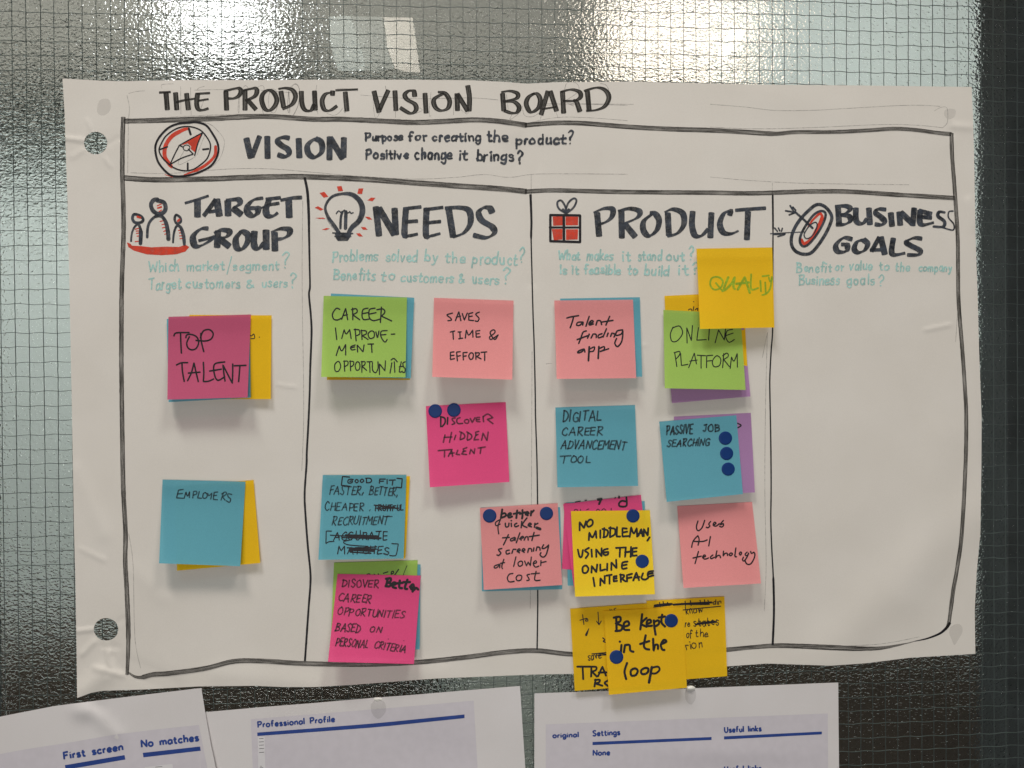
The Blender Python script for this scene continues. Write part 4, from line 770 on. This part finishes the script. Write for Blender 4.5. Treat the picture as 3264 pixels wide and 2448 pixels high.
letter(yr,"K",[(24,"1095,250 1180,238 1290,232;1310,240 1500,228 1740,215;1400,232 1700,232"),(12,"1085,268 1280,244;1150,215 1160,262;1190,205 1200,255;1440,200 1445,250;1500,195 1510,250;1610,190 1620,240;1660,185 1670,240;1700,190 1715,240;1240,215 1260,250"),(11,"1778,205 1757,218 1768,238 1783,225;1790,185 1785,238;1806,205 1806,238;1822,238 1824,202! 1846,200 1848,222;1420,300 1600,282 1845,258"),
  ('t',10,"know",1450,350,1640,325,85,.0),('t',10,"re",1438,492,1500,488,70,.0),('t',10,"states",1540,490,1825,465,95,.0),(18,"1560,465 1790,438;1580,452 1780,430"),('t',10,"of",1450,620,1520,612,85,.15),('t',10,"the",1560,606,1700,604,78,.05),('t',10,"rion",1450,752,1640,728,100,.0)])
n16 = note("yellow","K","518,312 1400,265 1462,1185 573,1267","front yellow note of the bottom trio, reading Be kept in the loop",4,3.6,2.6)
letter(n16,"K",[(27,"657,380 662,540;630,388 700,380 702,430 652,452 722,482 712,530 650,540;742,492 802,470 790,430 747,450 747,520 805,528;952,350 932,520;1002,392 942,455 1002,490;1010,458 1052,440 1040,410 1007,430 1010,480 1062,480;1085,420 1092,500 1105,580;1087,437 1140,420 1140,462 1100,487;1180,355 1172,440 1212,488;1140,387 1210,375;697,660;717,700 710,785;745,780 757,700! 808,700 817,760 852,775;992,590 972,700 990,740 1032,750;930,687 1032,655;1077,630 1082,765! 1100,700 1130,700 1132,742;1168,690 1228,660 1200,640 1165,695 1180,748 1205,755;780,905 752,1000 770,1085;870,965 825,990 830,1045 880,1040 902,990 870,965;985,960 940,990 955,1030 1010,1015 1022,970 985,960"),(30,"1062,950 1042,1060 1030,1125"),(24,"1055,960 1130,945 1150,980 1110,1020 1060,1022")])
dot(n16,"K",1283,422,77,"blue dot right of the word kept on the bottom yellow note")
dot(n16,"K",660,836,79,"blue dot below the word in on the bottom yellow note")

# =================================================================== printed sheets along the bottom
def sheet_obj(label, edges, hf, c):
    root = link("printed_sheet", None); root.location = P(*c, .001); tag(root, label, "sheet", "printed sheets hung below the poster")
    t_, r_, b_, l_ = edges; nu, nv = 90, 70
    g = coons(t_, r_, b_, l_, nu, nv)
    o = part(link("paper", mesh("paper", [P(x, y, hf(x, y)) for x, y in g], gridfaces(nu, nv)), root, SHEET)); thick(o, .0001)
    return root
def panel(root, name, edges, hf, eps, mat, n=60, m=30):
    t_, r_, b_, l_ = edges; g = coons(t_, r_, b_, l_, n, m)
    return part(link(name, mesh(name, [P(x, y, hf(x, y)+eps) for x, y in g], gridfaces(n, m), [(p[0], .5) for p in g]), root, INK[mat]))
def gauss(x, y, cx, cy, rx, ry): return math.exp(-((x-cx)/rx)**2-((y-cy)/ry)**2)
def h2(x, y):
    return (1.1+.5*noise.noise((x/300, y/300, 4))+.9*gauss(x, y, 1205, 2248, 26, 32)+.5*gauss(x, y, 1330, 2260, 70, 40)-.5*gauss(x, y, 1420, 2400, 200, 60)+1.6*max(0, (745-x)/90)**2)*1e-3
def h3(x, y):
    return (1.0+.5*noise.noise((x/260, y/260, 14))+.8*gauss(x, y, 2199, 2215, 24, 34)+.8*gauss(x, y, 2330, 2400, 200, 30))*1e-3
def h1(x, y):
    b = 1.5+.5*noise.noise((x/260, y/260, 24))+2.2*gauss(x, y, 262, 2265, 34, 30)-1.0*gauss(x, y, 310, 2255, 22, 22)+1.2*math.exp(-(seg_d(x, y, (300, 2270, 370, 2340))/26)**2)+3.2*max(0, (x-560)/110)**1.5
    return b*1e-3
s2e = (pts("P2","-35,257 400,218 700,195 1100,160 1400,137 1700,112 2122,77"), pts("P2","2122,77 2140,350 2158,628 2200,1600"), pts("P2","0,1780 2200,1600"), pts("P2","-35,257 0,1780"))
s2 = sheet_obj("middle printed sheet headed Professional Profile", s2e, h2, (1150, 2400))
panel(s2, "tint_panel", (pts("P2","315,300 1000,245 1400,212 1812,175"), pts("P2","1812,175 1838,628 1870,1500"), pts("P2","360,1600 1870,1500"), pts("P2","315,300 328,628 360,1600")), h2, .00006, 'tint')
panel(s2, "heading_bar", (pts("P2","358,390 750,360 1120,330 1250,318 1750,268"), pts("P2","1750,268 1750,293"), pts("P2","359,413 750,385 1120,357 1250,345 1750,293"), pts("P2","358,390 359,413")), h2, .00012, 'print', 60, 3)
panel(s2, "white_strip", (pts("P2","362,420 408,417"), pts("P2","408,417 412,628 430,900"), pts("P2","368,900 430,900"), pts("P2","362,420 364,628 368,900")), h2, .00012, 'white', 4, 30)
k = Ink(h2, .00016); k.text("P2", 10.2, "Professional Profile", 362, 355, 876, 316, 37, clean=True); part(k.done("lettering", s2, INK['print']))
k = Ink(h2, .00018); k.st("P2", 2.6, "370,431 400,429;370,453 402,451;370,475 402,473;371,498 403,496;371,524 404,522;378,616 388,616;376,626 398,625", cap=.2); part(k.done("small_mark", s2, INK['black']))
s3e = (pts("P3","108,222 600,205 1100,190 2055,152"), pts("P3","2055,152 2057,400 2060,700 2075,1540"), pts("P3","112,1620 2075,1540"), pts("P3","108,222 107,700 112,1620"))
s3 = sheet_obj("right printed sheet with Settings and Useful links headings", s3e, h3, (2200, 2400))
panel(s3, "tint_panel", (pts("P3","180,420 1988,350"), pts("P3","1988,350 1990,700 2000,1400"), pts("P3","185,1450 2000,1400"), pts("P3","180,420 180,700 185,1450")), h3, .00006, 'tint')
for d in (("480,533 1243,501","1243,501 1243,520","480,553 1243,520","480,533 480,553"),("1323,497 1950,466","1950,466 1950,484","1323,517 1950,484","1323,497 1323,517")):
    panel(s3, "heading_bar", tuple(pts("P3", q) for q in d), h3, .00012, 'print', 50, 3)
for tx, a, b_, c_, d_ in (("original",226,506,389,500),("Settings",482,494,654,486),("None",484,619,589,616),("Useful links",1326,472,1560,462),("Useful links",1326,724,1560,716)):
    k = Ink(h3, .00016); k.text("P3", 9.4, tx, a, b_, c_, d_, 33 if tx != "original" else 30, clean=True); part(k.done("lettering", s3, INK['print']))
s1e = (pts("P1","-980,500 0,350 450,262 640,237 1100,180 1670,112"), pts("P1","1670,112 1700,300 1745,560 1790,776 1990,1900"), pts("P1","-700,2350 1990,1900"), pts("P1","-980,500 -700,2350"))
s1 = sheet_obj("left printed sheet with First screen and No matches headings", s1e, h1, (150, 2400))
panel(s1, "tint_panel", (pts("P1","-800,790 0,660 200,622 600,560 940,500 1300,455 1650,418"), pts("P1","1650,418 1720,776 1900,1700"), pts("P1","-600,2100 1900,1700"), pts("P1","-800,790 -600,2100")), h1, .00006, 'tint')
for d in (("538,752 1033,668","1033,668 1040,705","545,790 1040,705","538,752 545,790"),("1184,650 1660,597","1660,597 1665,632","1190,687 1665,632","1184,650 1190,687")):
    panel(s1, "heading_bar", tuple(pts("P1", q) for q in d), h1, .00012, 'print', 50, 3)
panel(s1, "white_strip", (pts("P1","1200,767 1430,742"), pts("P1","1430,742 1445,860"), pts("P1","1210,880 1445,860"), pts("P1","1200,767 1210,880")), h1, .00012, 'white', 10, 5)
k = Ink(h1, .00016); k.text("P1", 16, "First screen", 532, 702, 1018, 624, 56, clean=True); part(k.done("lettering", s1, INK['print'])); k = Ink(h1, .00016); k.text("P1", 16, "No matches", 1175, 602, 1645, 548, 56, clean=True); part(k.done("lettering", s1, INK['print']))
k = Ink(h1, .00018); k.st("P1", 3, "1290,768 1345,763"); part(k.done("small_mark", s1, INK['black']))
# putty blobs that hold the sheets
def putty(cr, x, y, rx, ry, t, hf, label):
    X, Y = cv(cr, x, y); kx, ky = rx*CR[cr][2], ry*CR[cr][2]; c = P(X, Y, 0); vv, ff = [], []; n, m = 28, 9
    for j in range(m+1):
        th = j/m*math.pi/2
        for i in range(n):
            a = 2*math.pi*i/n; q = math.sin(th)*(1+.14*noise.noise((math.cos(a)*1.5, math.sin(a)*1.5, x)))
            xx, yy = X+kx*q*math.cos(a), Y+ky*q*math.sin(a)
            vv.append(P(xx, yy, hf+t*math.cos(th)*(1+.25*noise.noise((xx/12, yy/12, 3))))-c)
    for j in range(m):
        for i in range(n): ff.append((j*n+i, j*n+(i+1) % n, (j+1)*n+(i+1) % n, (j+1)*n+i))
    o = link("putty_blob", mesh("putty_blob", vv, ff), None, PUTTY); o.location = c
    tag(o, label, "adhesive putty"); return o
putty("K", 1500, 1192, 58, 34, .0035, .0002, "white putty blob on the top edge of the right printed sheet")
putty("P2", 1168, 168, 38, 17, .0022, .0002, "white putty blob peeping over the middle printed sheet")
for root, hf, d in ((s2, h2, "P2|1120,215 1132,185 1168,168 1205,180 1222,215 1218,255 1185,292 1160,295 1130,262"),(s3, h3, "P3|1070,215 1085,192 1120,188 1142,210 1140,255 1120,288 1100,290 1078,262")):
    cr, q = d.split('|'); kk = Ink(hf, .00017); kk.blob(cr, q); part(kk.done("adhesive_mark", root, INK['ghost']))
